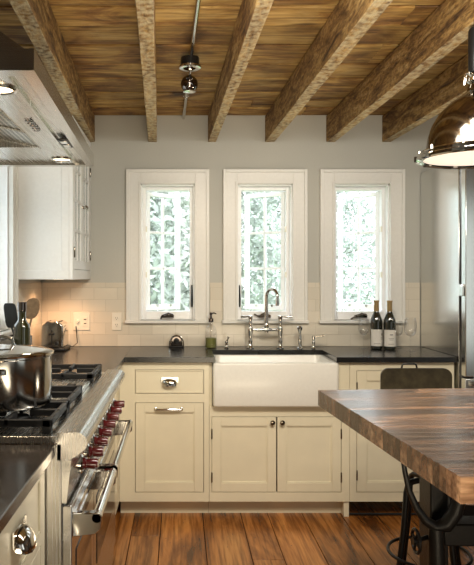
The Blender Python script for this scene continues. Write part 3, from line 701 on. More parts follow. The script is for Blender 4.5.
def grate(y0, y1):
    gr = obj('grate', MB(), M['grate'], rg) if False else None
    mb = MB(); xa, xb = -.845, -.352; t = .014
    for (p, q, r_, s_) in ((xa, y0, xb, y0+t), (xa, y1-t, xb, y1), (xa, y0, xa+t, y1), (xb-t, y0, xb, y1), ((xa+xb)/2-t/2, y0, (xa+xb)/2+t/2, y1)): mb.box(p, q, GZ0+.006, r_, s_, GZ1-.002)
    for cx in ((xa*3+xb)/4, (xa+xb*3)/4):
        cy = (y0+y1)/2; hw = (xb-xa)/4; hy = (y1-y0)/2
        for sx_ in (-1, 1): mb.box(cx+sx_*.035, cy-t/2, GZ0+.01, cx+sx_*(hw), cy+t/2, GZ1)
        for sy_ in (-1, 1): mb.box(cx-t/2, cy+sy_*.035, GZ0+.01, cx+t/2, cy+sy_*hy, GZ1)
    for x in (xa, xb-.026, (xa+xb)/2-.013):
        for y in (y0, y1-.026): mb.box(x, y, .934, x+.026, y+.026, GZ1)
    g_ = obj('grate', mb, M['grate'], rg, bevel=.003)
    for cx in ((xa*3+xb)/4, (xa+xb*3)/4):
        cy = (y0+y1)/2
        obj('burner', MB().lathe([(.055, .9342), (.052, .944), (.035, .946), (.035, .953), (.03, .957), (0, .957)], (cx, cy, 0), 24), M['grate'], rg)
grate(1.775, 2.045); grate(2.055, 2.345); grate(2.625, 2.925)
obj('griddle', MB().box(-.845, 2.36, .935, -.36, 2.61, .952), M['steel_h'], rg, bevel=.004)
obj('griddle_handle', MB().box(-.43, 2.47, .952, -.40, 2.50, .9545), M['dark'], rg)

# ------------------------------------------------------------------ stock pot
pt = thing('stock_pot', 'large polished steel pot with lid on the near burners', 'pot', (-.545, 1.99, GZ1+.0005))
cx, cy, z0 = -.545, 1.99, GZ1+.001
obj('pot_body', MB().lathe([(0, 0), (.138, 0), (.147, .004), (.15, .012), (.15, .145), (.154, .149), (.154, .153), (.146, .153), (.146, .02), (0, .016)], (cx, cy, z0), 56), M['potsteel'], pt)
ld = obj('lid', MB().lathe([(.156, .1535), (.157, .158), (.15, .162), (.135, .166), (.08, .174), (.03, .178), (0, .179)], (cx, cy, z0), 56, cap=False), M['chrome'], pt)
mb = MB(); mb.tube([(cx-.035, cy, z0+.177), (cx-.03, cy, z0+.198), (cx, cy, z0+.205), (cx+.03, cy, z0+.198), (cx+.035, cy, z0+.177)], .006, 10)
obj('lid_handle', mb, M['chrome'], ld)
for a in (-92, 95):
    a = rad(a); u = Vector((math.cos(a), math.sin(a), 0)); v = Vector((-u.y, u.x, 0)); c = Vector((cx, cy, z0+.115))
    mb = MB(); mb.tube([c+u*.148-v*.045, c+u*.172-v*.04, c+u*.186-v*.02, c+u*.19, c+u*.186+v*.02, c+u*.172+v*.04, c+u*.148+v*.045], .006, 10)
    for s_ in (-1, 1): mb.lathe([(.014, -.006), (.014, .006)], c+u*.15+v*.045*s_, 10)
    obj('handle', mb, M['chrome'], pt)

# ------------------------------------------------------------------ things on the left worktop
def bottle_prof(r, h, neck, rn=.014): return [(0, .004), (r*.8, 0), (r, .006), (r, h*.58), (r*.92, h*.66), (rn*1.4, h*.74), (rn, h*.8), (rn, h-.012), (rn*1.15, h-.011), (rn*1.15, h-.002), (rn*.9, h)]
ob = thing('oil_bottle', 'olive green glass bottle standing behind the pot', 'bottle', (px(22, 3.12), 3.12, CT1))
obj('bottle_body', MB().lathe([(0, .004), (.034, 0), (.039, .006), (.039, .205), (.036, .222), (.024, .236), (.0195, .245), (.0185, .31), (.021, .312), (.021, .325), (.017, .327)], (px(22, 3.12), 3.12, CT1+.0005), 28), M['green_bottle'], ob)
obj('collar', MB().lathe([(.0192, .285), (.0215, .288), (.0215, .330), (.0, .331)], (px(22, 3.12), 3.12, CT1+.0005), 20, cap=False), M['darkchrome'], ob)
ux, uy = px(14.5, 3.30), 3.30
ux = -.81
ct = thing('utensil_crock', 'steel utensil crock in front of the left window', 'crock', (ux, uy, CT1))
obj('crock_body', MB().lathe([(0, 0), (.055, 0), (.058, .004), (.058, .15), (.061, .155), (.055, .155), (.054, .01), (0, .008)], (ux, uy, CT1+.0005), 32), M['chrome'], ct)
def utensil(label, name, px_, py0, py1, wpx, tip, m, lean=.0):
    Y = uy-.01; x = px(px_, Y); z1 = pz(py0, Y); z2 = pz(py1, Y)
    t = thing(name, label, name.split('_')[-1], (ux, uy, CT1+.012), 0)
    hw = wpx*Y/FPX/2
    obj('handle', MB().tube([(ux+(x-ux)*.12, uy-.015+lean, CT1+.012), (ux+(x-ux)*.55, Y, CT1+.15), (x, Y, z2+.01)], [.005, .006, .005], 8), m, t)
    mb = MB(); n = 20; F = []; Bk = []
    for i in range(n):
        a = 2*PI*i/n; sx_ = abs(math.cos(a))**tip*math.copysign(1, math.cos(a)); sz_ = abs(math.sin(a))**tip*math.copysign(1, math.sin(a))
        dx = x-ux; xx = x+hw*sx_+ (sz_*(z1-z2)/2)*dx/.35; zz = (z1+z2)/2+(z1-z2)/2*sz_
        F.append((xx, Y-.003-.004*(1-sx_*sx_), zz)); Bk.append((xx, Y+.003-.004*(1-sx_*sx_), zz))
    mb.loft(F, Bk); obj('head', mb, m, t, bevel=.001)
    return t
utensil('black nylon spatula leaning left in the utensil crock', 'black_spatula', 11, 303, 328, 13, .45, M['rubber'])
utensil('dark wooden spoon leaning right behind the green bottle', 'wooden_spoon', 32, 298, 319, 15, .8, M['spoonwood'], .02)
# toaster
tx, ty = px(54.5, 4.03), 4.05
to = thing('toaster', 'chrome two-slice toaster with black base in the tiled corner', 'toaster', (tx, ty, CT1))
obj('base', MB().box(tx-.082, ty-.115, CT1+.0005, tx+.082, ty+.10, CT1+.022), M['rubber'], to, bevel=.008)
hw = .068; pf = [(-hw, .022), (-hw, .12)]+[(-hw+.03-.03*math.cos(rad(a)), .14+.035*math.sin(rad(a))) for a in (20, 50, 80)]+[(-.018, .182), (0, .176), (.018, .182)]+[(hw-.03+.03*math.cos(rad(a)), .14+.035*math.sin(rad(a))) for a in (80, 50, 20)]+[(hw, .12), (hw, .022)]
obj('shell', MB().loft([(tx+x, ty-.105, CT1+z) for x, z in pf], [(tx+x, ty+.09, CT1+z) for x, z in pf]), M['chrome'], to, bevel=.006)
obj('slot', MB().box(tx-.04, ty-.07, CT1+.172, tx-.022, ty+.06, CT1+.1785).box(tx+.022, ty-.07, CT1+.172, tx+.04, ty+.06, CT1+.1785), M['dark'], to)
obj('lever', MB().box(tx-.016, ty-.125, CT1+.10, tx+.016, ty-.104, CT1+.112).box(tx-.003, ty-.107, CT1+.04, tx+.003, ty-.1045, CT1+.13), M['rubber'], to, bevel=.002)
obj('dial', MB().lathe([(.012, 0), (.012, -.012), (.009, -.014), (0, -.014)], (tx+.03, ty-.105, CT1+.05), 16, axis='Y'), M['rubber'], to)
obj('cord', MB().tube([(tx+.05, ty+.09, CT1+.02), (tx+.09, ty+.10, CT1+.006), (tx+.12, ty+.12, CT1+.03), (px(76, YB-.02), YB-.02, pz(326, YB))], .003, 6), M['rubber'], to)

# wall plates
def plate(x0, x1, y0, y1, kind, label):
    X0, X1 = px(x0, YB), px(x1, YB); Z0, Z1 = pz(y1, YB), pz(y0, YB); c = (X0+X1)/2; cz = (Z0+Z1)/2; Yp = YB-.0085
    t = thing('outlet' if kind == 'outlet' else 'switch', label, 'outlet' if kind == 'outlet' else 'switch', (c, Yp, Z0))
    obj('cover_plate', MB().box(X0, Yp-.006, Z0, X1, Yp, Z1), M['plate'], t, bevel=.002)
    if kind == 'outlet':
        for q in (-.022, .022):
            s = obj('socket', MB().lathe([(.0165, 0), (.0165, -.0025), (0, -.0025)], (c, Yp-.006, cz+q), 20, axis='Y'), M['plate'], t)
            obj('slot', MB().box(c-.007, Yp-.0092, cz+q-.004, c-.005, Yp-.0085, cz+q+.006).box(c+.005, Yp-.0092, cz+q-.004, c+.007, Yp-.0085, cz+q+.006).lathe([(.0025, -.0085-.0), (.0025, -.0092)], (c, Yp, cz+q-.009), 8, axis='Y'), M['dark'], s)
    else:
        obj('dimmer_knob', MB().lathe([(.011, 0), (.009, -.014), (0, -.015)], (c-.024, Yp-.006, cz), 16, axis='Y'), M['plate'], t)
        obj('socket', MB().box(c+.010, Yp-.008, cz-.033, c+.038, Yp-.006, cz+.033), M['plate'], t, bevel=.001)
        obj('slot', MB().box(c+.016, Yp-.0085, cz+.01, c+.032, Yp-.0078, cz+.016).box(c+.016, Yp-.0085, cz-.016, c+.032, Yp-.0078, cz-.01), M['dark'], t)
plate(73.5, 90, 312.5, 330, 'switch', 'cream double wall plate with dimmer knob on the tiles by the toaster')
plate(112, 121.5, 312.5, 330, 'outlet', 'cream outlet on the tiles just left of the left window')

# ------------------------------------------------------------------ things by the sink
X, Y = px(176.5, 4.18), 4.18
sp_ = thing('tabletop_speaker', 'small dark round-topped speaker on the worktop below the left window', 'speaker', (X, Y, CT1))
pf = [(-.036, .012), (-.038, .03)]+[(.034*math.cos(rad(a)), .045+.03*math.sin(rad(a))) for a in range(165, 0, -15)]+[(.038, .03), (.036, .012)]
obj('body', MB().loft([(X+x, Y-.03, CT1+z) for x, z in pf], [(X+x, Y+.03, CT1+z) for x, z in pf]), M['darkchrome'], sp_, bevel=.004)
mb = MB(); mb.tube([(X-.046, Y, CT1+.012), (X-.043, Y, CT1+.04), (X-.03, Y, CT1+.068), (X, Y, CT1+.079), (X+.03, Y, CT1+.068), (X+.043, Y, CT1+.04), (X+.046, Y, CT1+.012)], .004, 8)
obj('foot', MB().box(X-.048, Y-.03, CT1+.0005, X+.048, Y+.03, CT1+.012), M['rubber'], sp_, bevel=.003)
obj('stand', mb, M['chrome'], sp_)
obj('grille', MB().lathe([(.018, 0), (.018, -.003), (.009, -.005), (0, -.005)], (X, Y-.0335, CT1+.045), 20, axis='Y'), M['black'], sp_)
X, Y = px(211, 4.14), 4.14
so = thing('soap_dispenser', 'clear glass soap bottle with pump and green soap, left of the sink', 'soap bottle', (X, Y, CT1))
so_b = obj('glass_body', MB().lathe([(0, .001), (.034, 0), (.038, .005), (.038, .10), (.036, .115), (.026, .135), (.014, .15), (.012, .168)], (X, Y, CT1+.0005), 28, cap=False), M['glass'], so)
obj('soap', MB().lathe([(0, .004), (.033, .004), (.035, .01), (.035, .065), (0, .066)], (X, Y, CT1+.0005), 28), M['soap'], so)
mb = MB(); mb.lathe([(.015, .166), (.016, .17), (.016, .188), (.008, .192), (.006, .21), (.009, .212), (.009, .226), (0, .228)], (X, Y, CT1), 20); mb.tube([(X, Y, CT1+.22), (X+.02, Y-.01, CT1+.224), (X+.032, Y-.016, CT1+.218)], [.005, .0045, .004], 8); mb.tube([(X, Y, CT1+.166), (X, Y, CT1+.03)], .002, 6)
obj('pump', mb, M['darkchrome'], so)
# small lever tap left of the faucet
def lever_tap(X, Y, h, reach, up, label, name):
    t = thing(name, label, 'tap', (X, Y, CT1))
    obj('tap_body', MB().lathe([(.014, 0), (.015, .004), (.009, .012), (.008, h*.4), (.011, h*.5), (.008, h*.62), (.011, h*.8), (.010, h*.95), (0, h)], (X, Y, CT1+.0005), 18), M['chrome'], t)
    mb = MB(); mb.tube([(X, Y, CT1+h*.85), (X+reach*.5, Y-.005, CT1+h*.9+up*.4), (X+reach, Y-.008, CT1+h*.9+up)], [.0055, .005, .0075], 10)
    obj('lever', mb, M['chrome'], t)
    return t
lever_tap(px(226.5, 4.12), 4.12, .05, .012, .03, 'small nickel air-gap lever tap between soap bottle and bridge faucet', 'air_switch')
Yf = 4.12; fz = CT1+.0005; xa, xb, xc = px(250.4, Yf), px(280.2, Yf), px(266.4, Yf); zb = pz(329.4, Yf)
fc = thing('bridge_faucet', 'polished nickel bridge faucet with tall gooseneck spout behind the sink', 'faucet', (xc, Yf, CT1))
for x in (xa, xb):
    obj('pillar', MB().lathe([(.024, 0), (.025, .005), (.016, .014), (.012, .03), (.015, .045), (.011, .06), (.012, .08), (.016, zb-fz-.016), (.018, zb-fz), (.016, zb-fz+.016), (.010, zb-fz+.028), (.012, .16), (.009, .17), (.014, .19), (.015, .205), (0, .212)], (x, Yf, fz), 22), M['chrome'], fc)
mb = MB(); mb.tube([(xa, Yf, zb), (xa+.05, Yf, zb-.004), (xc-.02, Yf, zb), (xc, Yf, zb), (xc+.02, Yf, zb), (xb-.05, Yf, zb-.004), (xb, Yf, zb)], [.009, .0085, .012, .016, .012, .0085, .009], 14)
obj('bridge', mb, M['chrome'], fc)
zt = pz(289, Yf); r_ = .052; dv = Vector((.55, -.83, 0))
pts = [(xc, Yf, zb-.02), (xc, Yf, zb+.06), (xc, Yf, zt-r_)]
for i in range(1, 13):
    a = PI*i/12; h = r_-r_*math.cos(a); pts.append((xc+dv.x*h, Yf+dv.y*h, zt-r_+r_*math.sin(a)))
e = pts[-1]; pts += [(e[0], e[1], e[2]-.03), (e[0], e[1], e[2]-.05)]
obj('spout', MB().tube(pts, [.012, .0115]+[.0105]*(len(pts)-4)+[.0125, .012], 16), M['chrome'], fc)
obj('finial', MB().lathe([(.013, 0), (.017, .01), (.013, .022), (.011, .03)], (xc, Yf, zb+.01), 18), M['chrome'], fc)
for x, sg, l in ((xa, -1, .062), (xb, 1, .075)):
    mb = MB(); z_ = fz+.198
    mb.tube([(x, Yf, z_), (x+sg*.02, Yf-.005, z_+.004), (x+sg*(l-.022), Yf-.01, z_+.002), (x+sg*l, Yf-.012, z_+.003)], [.006, .0055, .0075, .009], 12)
    obj('lever', mb, M['chrome'] if sg < 0 else M['chrome'], fc)
X = px(299.8, 4.1)
ss = thing('side_sprayer', 'nickel side sprayer standing just right of the bridge faucet', 'sprayer', (X, 4.1, CT1))
obj('sprayer_base', MB().lathe([(.02, 0), (.021, .005), (.014, .012), (.012, .03)], (X, 4.1, fz), 20), M['chrome'], ss)
obj('spray_head', MB().lathe([(.009, .028), (.012, .045), (.011, .075), (.008, .09), (.010, .11), (.017, .122), (.018, .135), (.012, .142), (0, .143)], (X, 4.1, fz), 20), M['chrome'], ss)
obj('trigger', MB().tube([(X-.004, 4.085, fz+.128), (X-.018, 4.075, fz+.13)], .004, 8), M['chrome'], ss)
lever_tap(px(313.5, 4.1), 4.1, .085, .065, .006, 'small nickel single-lever tap at the right corner of the sink', 'filter_tap')

# ------------------------------------------------------------------ wine and glasses
def wine_bottle(X, Y, label, mark):
    t = thing('wine_bottle', label, 'wine bottle', (X, Y, CT1), 0, 'wine bottles by the right window')
    h = .305; obj('bottle_body', MB().lathe([(0, .004), (.03, 0), (.0365, .005), (.0365, .165), (.035, .185), (.024, .215), (.0155, .235), (.0145, .245), (.0145, h-.012), (.016, h-.01), (.016, h-.002), (.013, h)], (X, Y, CT1+.0005), 30), M['bottle'], t)
    obj('foil_capsule', MB().lathe([(.0150+.0006, .225+.012), (.0155, .245), (.0155, h-.012), (.017, h-.01), (.017, h), (0, h+.001)], (X, Y, CT1+.0005), 24), M['capsule'], t)
    mb = MB(); n = 14; a0, a1 = (195, 345)
    rows = []
    for z in (.022, .125):
        rows.append([mb.v((X+.0372*math.cos(rad(a0+(a1-a0)*i/n)), Y+.0372*math.sin(rad(a0+(a1-a0)*i/n)), CT1+z)) for i in range(n+1)])
    for i in range(n): mb.face([rows[0][i], rows[0][i+1], rows[1][i+1], rows[1][i]])
    lb = obj('paper_label', mb, M['paper'], t)
    def stripe(mb, za, zb_, c0, c1):
        r = [[mb.v((X+.0376*math.cos(rad(c0+(c1-c0)*i/4)), Y+.0376*math.sin(rad(c0+(c1-c0)*i/4)), CT1+z)) for i in range(5)] for z in (za, zb_)]
        for i in range(4): mb.face([r[0][i], r[0][i+1], r[1][i+1], r[1][i]])
    mb = MB()
    if mark:
        stripe(mb, .094, .099, 305, 322); stripe(mb, .086, .094, 309, 318); stripe(mb, .099, .104, 311, 316); stripe(mb, .072, .074, 296, 328); stripe(mb, .064, .0655, 300, 324); stripe(mb, .036, .038, 230, 300)
    else:
        stripe(mb, .092, .097, 255, 285); stripe(mb, .070, .072, 245, 295); stripe(mb, .062, .0635, 250, 290); stripe(mb, .036, .038, 240, 300)
    obj('label_print', mb, M['dark'], lb)
wine_bottle(px(376.4, 4.08), 4.08, 'dark wine bottle with white label, the left bottle of the two', True)
wine_bottle(px(389.6, 4.05), 4.05, 'dark wine bottle with white label, the right bottle of the two', False)
def wine_glass(X, Y, s, label):
    t = thing('wine_glass', label, 'wine glass', (X, Y, CT1), 0, 'stemmed wine glasses on the right worktop')
    bowl = [(.0045, .085), (.02, .092), (.034, .11), (.0385, .135), (.037, .165), (.031, .20), (.0302, .20), (.036, .165), (.0373, .135), (.0328, .111), (.019, .0935), (0, .088)]
    obj('bowl', MB().lathe([(r*s, h*s) for r, h in bowl], (X, Y, CT1+.0005), 28, cap=False), M['glass'], t)
    obj('stem', MB().lathe([(.006*s, .004*s), (.0035*s, .012*s), (.003*s, .05*s), (.0045*s, .086*s)], (X, Y, CT1+.0005), 12), M['glass'], t)
    obj('foot', MB().lathe([(.034*s, 0), (.034*s, .0015), (.02*s, .003), (.006*s, .006*s)], (X, Y, CT1+.0005), 28), M['glass'], t)
wine_glass(px(366.3, 4.1), 4.16, .93, 'stemmed wine glass left of the wine bottles')
wine_glass(px(400.5, 4.1), 4.15, .86, 'stemmed wine glass nearest the right side of the wine bottles')
wine_glass(px(410.4, 4.0), 4.0, 1.0, 'stemmed wine glass nearest the refrigerator')

# ------------------------------------------------------------------ refrigerator
fr = thing('refrigerator', 'tall stainless steel refrigerator at the right end of the worktop', 'refrigerator', (2.03, 3.95, 0))
FX0, FX1 = 1.569, 2.49
obj('body', MB().box(FX0, 3.66, .08, FX1, 4.24, 2.045), M['steel_v'], fr, bevel=.003)
obj('gasket', MB().box(FX0+.012, 3.64, .1, FX1-.012, 3.66, 2.03), M['black'], fr)
md = pz(377.5, 3.6)
for (z0, z1, nm) in ((md+.005, 2.04, 'door'), (.12, md-.005, 'freezer_drawer')):
    dr = obj(nm, MB().box(FX0+.006, 3.585, z0, FX1-.002, 3.64, z1), M['steel_door'], fr, bevel=.004)
    mb = MB()
    if nm == 'door':
        mb.tube([(FX1-.08, 3.53, z0+.1), (FX1-.08, 3.53, z0+.9)], .014, 12); mb.tube([(FX1-.08, 3.53, z0+.14), (FX1-.08, 3.585, z0+.14)], .009, 10); mb.tube([(FX1-.08, 3.53, z0+.86), (FX1-.08, 3.585, z0+.86)], .009, 10)
    else:
        mb.tube([(FX0+.05, 3.53, z1-.035), (FX1-.08, 3.53, z1-.035)], .013, 12); mb.tube([(FX0+.07, 3.53, z1-.035), (FX0+.07, 3.585, z1-.035)], .009, 10); mb.tube([(FX1-.12, 3.53, z1-.035), (FX1-.12, 3.585, z1-.035)], .009, 10)
    obj('handle', mb, M['chrome'], dr)
obj('hinge', MB().box(FX0-.004, 3.60, pz(296, 3.62), FX0+.006, 3.655, pz(284, 3.62)), M['chrome'], fr, bevel=.002)
obj('kick_grille', MB().box(FX0+.03, 3.70, 0, FX1-.03, 4.2, .08), M['black'], fr)

# ------------------------------------------------------------------ island
IL, IW = 1.12, 1.15; IZ = .92; th_ = .06
isl = thing('kitchen_island', 'butcher-block island table on a black cast-iron crank base', 'island', (.542, 2.554, 0), rad(4))
Mi = wmat(isl)
mb = MB(Mi); y = 0
while y > -IL+.001:        # staves run along the local x axis, their cut ends show on the left edge
    wd = R.uniform(.03, .05); y1 = max(y-wd, -IL); x = 0
    while x < IW:
        ln = R.uniform(.25, .7); x1 = min(x+ln, IW)
        if IW-x1 < .1: x1 = IW
        mb.box(x, y1, IZ-th_, x1, y, IZ, R.random()); x = x1
    y = y1
obj('tabletop', mb, M['block'], isl, bevel=.0009)
Yp = 1.95
def ip(x, y, Y=Yp): return (px(x, Y), Y, pz(y, Y))
zu = IZ-th_
xcol = px(433.5, 2.05)
mb = MB(); mb.box(xcol-.028, 2.0, .14, xcol+.028, 2.10, zu-.002); mb.lathe([(.045, .35), (.05, .36), (.05, .40), (.045, .41)], (xcol, 2.05, 0), 20)
obj('pedestal_column', mb, M['iron'], isl, bevel=.006)
# sweeping forked bracket under the top
pts = [ip(402, 452), ip(405, 472), ip(409, 490), ip(416, 507), ip(425, 520), ip(435, 527), ip(446, 525), ip(455, 513), ip(460, 497), ip(463, 475), ip(465, 453)]
obj('bracket', MB().tube(pts, [.007, .008, .009, .011, .014, .018, .022, .022, .020, .018, .016], 12), M['iron'], isl)
mb = MB(); mb.tube([ip(436, 527), ip(437, 560), ip(437, 600)], [.022, .026, .026], 12)
obj('fork_post', mb, M['iron'], isl, bevel=.004)
obj('mounting_plate', MB().box(px(396, Yp), Yp-.03, zu-.014, px(470, Yp), Yp+.03, zu-.0005), M['iron'], isl, bevel=.003)
mb = MB(); mb.box(px(440, 1.98), 1.95, pz(543, 1.98), 1.55, 2.03, pz(521, 1.98)); obj('stretcher', mb, M['iron'], isl, bevel=.006)
c = Vector(ip(416, 541)); mb = MB()
mb.tube([c+Vector((0, .034*math.cos(2*PI*i/20), .034*math.sin(2*PI*i/20))) for i in range(20)], .005, 8, closed=True)
for i in range(4):
    a = PI*i/2+.4; mb.tube([c, c+Vector((0, .034*math.cos(a), .034*math.sin(a)))], .004, 6)
mb.tube([c, Vector((xcol, c.y+.06, c.z))], .007, 8); mb.lathe([(.012, -.01), (.012, .01)], c, 12, axis='X')
obj('handwheel', mb, M['iron'], isl)
mb = MB(); mb.box(1.45, 1.96, .14, 1.52, 2.06, zu-.002); obj('pedestal_column', mb, M['iron'], isl, bevel=.006)
for xx in (xcol, 1.485):
    mb = MB(); mb.tube([(xx, 1.62, .03), (xx, 1.75, .07), (xx, 2.03, .15), (xx, 2.3, .07), (xx, 2.42, .03)], [.03, .03, .045, .03, .03], 12)
    mb.lathe([(.04, 0), (.04, .012), (.02, .03)], (xx, 1.62, 0), 14); mb.lathe([(.04, 0), (.04, .012), (.02, .03)], (xx, 2.42, 0), 14)
    obj('foot', mb, M['iron'], isl)

# ------------------------------------------------------------------ stool
sx_, sy_ = 1.06, 2.77
st = thing('counter_stool', 'dark worn metal stool with curved backrest behind the island', 'stool', (sx_, sy_, 0))
obj('seat', MB().lathe([(0, .665), (.12, .665), (.145, .658), (.15, .647), (.147, .640), (.0, .642)], (sx_, sy_, 0), 32), M['olive'], st)
mb = MB(); n = 16; zt0, zt1 = .745, pz(368, 2.94); W = px(450.5, 2.94)-px(379.5, 2.94); xm = (px(450.5, 2.94)+px(379.5, 2.94))/2
outl = rrect(-W/2, W/2, zt0, zt1, .035, 0)
def bend(u, o=0): return 2.955 - (u/(W/2))**2*.03 + o
mb.loft([(xm+u, bend(u, -.006), v) for u, v, _ in outl], [(xm+u, bend(u, .006), v) for u, v, _ in outl])
bk = obj('backrest', mb, M['olive'], st, bevel=.002)
hx0, hx1 = px(401.5, 2.955), px(417, 2.955)
obj('grab_handle', MB().tube([(hx0, 2.955, zt1-.004), (hx0+.004, 2.955, zt1+.012), (hx0+.012, 2.955, zt1+.017), (hx1-.012, 2.955, zt1+.017), (hx1-.004, 2.955, zt1+.012), (hx1, 2.955, zt1-.004)], .0045, 8), M['iron'], bk)
obj('back_strut', MB().tube([(sx_-.07, sy_+.10, .638), (sx_-.07, sy_+.18, .65), (sx_-.07, sy_+.175, .78)], .009, 10).tube([(sx_+.07, sy_+.10, .638), (sx_+.07, sy_+.18, .65), (sx_+.07, sy_+.175, .78)], .009, 10), M['iron'], st)
obj('hub', MB().lathe([(.03, .44), (.035, .45), (.035, .53), (.02, .54), (.014, .55), (.014, .642)], (sx_, sy_, 0), 20), M['iron'], st)
for a in (200, 290, 20, 110):
    u = Vector((math.cos(rad(a)), math.sin(rad(a)), 0)); c = Vector((sx_, sy_, 0)); Z = lambda h: Vector((0, 0, h))
    obj('leg', MB().tube([c+u*.02+Z(.498), c+u*.06+Z(.503), c+u*.09+Z(.50), c+u*.108+Z(.487), c+u*.116+Z(.46), c+u*.13+Z(.30), c+u*.158+Z(.12), c+u*.175+Z(.003)], [.0125]*8, 12), M['black'], st)
obj('foot_ring', MB().tube([(sx_+.166*math.cos(2*PI*i/40), sy_+.166*math.sin(2*PI*i/40), .19) for i in range(40)], .007, 8, closed=True), M['iron'], st)

# ------------------------------------------------------------------ pendant lamp
PX, PY, PZ = px(477, 2.28), 2.28, 1.774
pn = thing('pendant_lamp', 'large polished dark nickel dome pendant hanging over the island', 'pendant lamp', (PX, PY, PZ))
obj('dome', MB().lathe([(.172, .028), (.168, .05), (.163, .085), (.150, .125), (.125, .168), (.09, .202), (.055, .226), (.034, .242), (.030, .262), (.024, .27)], (PX, PY, PZ), 56, cap=False), M['bronze'], pn)
rim = obj('rim', MB().lathe([(.178, .004), (.192, 0), (.203, .004), (.203, .014), (.196, .018), (.196, .028), (.188, .034), (.172, .034), (.172, .012)], (PX, PY, PZ), 64, cap=False), M['chrome'], pn)
for k in range(10):
    a = 2*PI*k/10+.3; u = Vector((math.cos(a), math.sin(a), 0)); v = Vector((-u.y, u.x, 0)); c = Vector((PX, PY, PZ))
    mb = MB(Matrix.Translation(c) @ Matrix.Rotation(a, 4, 'Z')); mb.box(.184, -.008, .002, .208, .008, .022); mb.lathe([(.006, .02), (.006, .04), (.004, .044), (0, .044)], (.19, 0, 0), 10)
    obj('clip', mb, M['chrome'], rim)
obj('lens', MB().lathe([(.181, .010), (.12, .004), (.06, .001), (0, 0)], (PX, PY, PZ), 56, cap=False), M['lens'], pn)
obj('knuckle', MB().lathe([(.024, .268), (.034, .276), (.034, .286), (.022, .294), (.028, .302), (.022, .308)], (PX, PY, PZ), 24).tube([(PX-.045, PY, PZ+.262), (PX-.04, PY, PZ+.30), (PX-.028, PY, PZ+.306)], .005, 8), M['chrome'], pn)
obj('stem', MB().lathe([(.027, .306), (.029, .312), (.029, .452), (.024, .462), (.009, .466), (.008, .62), (.05, .628), (.055, ZC-PZ-.0005)], (PX, PY, PZ), 24), M['black'], pn)
l_ = bpy.data.lights.new('pendant_glow', 'SPOT'); l_.energy = 8; l_.color = (1, .88, .72); l_.spot_size = rad(125); l_.spot_blend = .7; l_.shadow_soft_size = .12
lo = bpy.data.objects.new('pendant_glow', l_); C.objects.link(lo); lo.location = (PX, PY, PZ-.02)

# ------------------------------------------------------------------ ceiling conduit and spotlight
zc_ = ZC-.014
def cp(x, y, z): Y = FPX*(z-EYE)/(278-y); return Vector((px(x, Y), Y, z))
p0, p1 = cp(191.2, 57, zc_), cp(183.6, 117.5, zc_)
p1 = Vector((p1.x, YB-.002, zc_)); dr_ = (p1-p0)/(p1.y-p0.y); pn_ = p0+dr_*(.3-p0.y)
cd = thing('ceiling_conduit', 'slim metal conduit running along the ceiling boards to the back wall', 'conduit', tuple(p1))
obj('pipe', MB().tube([pn_, p0, p1], .0105, 12), M['chrome'], cd)
for k in (1.0, 2.1, 3.75):
    q = p0+dr_*(k-p0.y); obj('clamp', MB().box(q.x-.018, q.y-.008, zc_+.002, q.x+.018, q.y+.008, ZC-.0005).lathe([(.0125, -.008), (.0125, .008)], (q.x, q.y, zc_), 12, axis='Y'), M['steel'], cd)
zf = zc_-.008
ctr = cp(190, 62, zf-.02)
sl = thing('ceiling_spotlight', 'small dark ceiling spotlight with chrome ball head hung from the conduit', 'spotlight', (ctr.x, ctr.y, zf))
obj('mount', MB().lathe([(.042, -.0), (.044, -.004), (.044, -.045), (.04, -.05), (0, -.05)], (ctr.x, ctr.y, zf-.0005), 28), M['black'], sl)
obj('mount_ring', MB().lathe([(.0445, -.036), (.052, -.04), (.052, -.050), (.042, -.054), (.0, -.054)], (ctr.x, ctr.y, zf), 28), M['chrome'], sl)
h = cp(189.3, 84, zf-.10)
obj('neck', MB().tube([(ctr.x, ctr.y, zf-.053), (ctr.x, (ctr.y+h.y)/2, zf-.075), (h.x, h.y, h.z+.02)], .007, 10), M['chrome'], sl)
hb = obj('ball_head', MB().lathe([(0, -.042), (.014, -.0396), (.026, -.033), (.036, -.022), (.0405, -.01), (.042, 0), (.0405, .01), (.036, .022), (.026, .033), (.014, .0396), (0, .042)], h, 28), M['darkchrome'], sl)
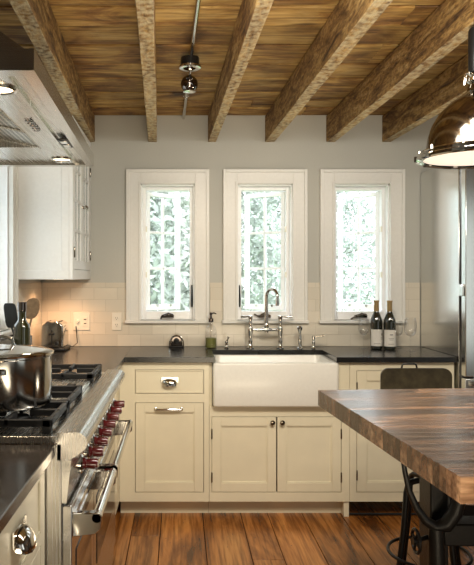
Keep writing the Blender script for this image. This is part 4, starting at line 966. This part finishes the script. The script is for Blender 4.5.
obj('lens', MB().lathe([(.028, -.031), (.03, -.036), (.022, -.038), (0, -.040)], (h.x, h.y, h.z-.003), 24), M['chrome'], hb)

# ------------------------------------------------------------------ outside
tag(obj('lawn', MB().box(-14, 4.6, -.75, 18, 40, -.7), M['lawn']), kind='structure')
def tree(x, y, h, cr, cz0, n, m, label, seed, leaf=.075):
    rr = random.Random(seed)
    t = thing('tree', label, 'tree', (x, y, -.7), 0, 'trees outside the windows')
    mb = MB(); mb.tube([(x, y, -.7), (x+.05, y, h*.4), (x-.03, y, h*.8)], [.11, .08, .03], 8)
    for k in range(12):
        a = rr.uniform(0, 2*PI); z = rr.uniform(cz0, h*.75); mb.tube([(x, y, z), (x+cr*.75*math.cos(a), y+cr*.75*math.sin(a), z+rr.uniform(.1, .5))], [.025, .008], 5)
    obj('trunk', mb, M['bark'], t)
    mb = MB()
    for k in range(n):
        a = rr.uniform(0, 2*PI); u = rr.random()**.5; z = rr.uniform(cz0, h); f = math.sin(PI*min(1, max(0.05, (z-cz0)/(h-cz0)))**.7)**.5
        c = Vector((x+cr*u*f*math.cos(a), y+cr*u*f*math.sin(a), z)); c += Vector((mnoise.noise(c*1.4), 0, mnoise.noise(c*1.7+Vector((5, 5, 5)))))*.3
        d1 = Vector((rr.gauss(0, 1), rr.gauss(0, 1), rr.gauss(0, 1))).normalized(); d2 = d1.orthogonal().normalized(); s = leaf*rr.uniform(.6, 1.3)
        mb.poly([c-d1*s, c+d2*s*.5, c+d1*s, c-d2*s*.5])
    obj('foliage', mb, m, t, smooth=False)
tree(-.75, 9.5, 4.2, 1.25, -.6, 15000, M['leafa'], 'leafy tree seen through the left window', 1)
tree(.75, 12.5, 4.0, 1.5, -.6, 15000, M['leafa'], 'leafy green tree seen through the middle window', 2)
tree(3.5, 17, 5.6, 2.0, -.6, 15000, M['leafb'], 'pale leafy tree seen through the right window', 3)
tree(-5.6, 9.9, 3.6, 1.3, -.4, 2600, M['leafb'], 'pale tree outside the window on the left wall', 4)
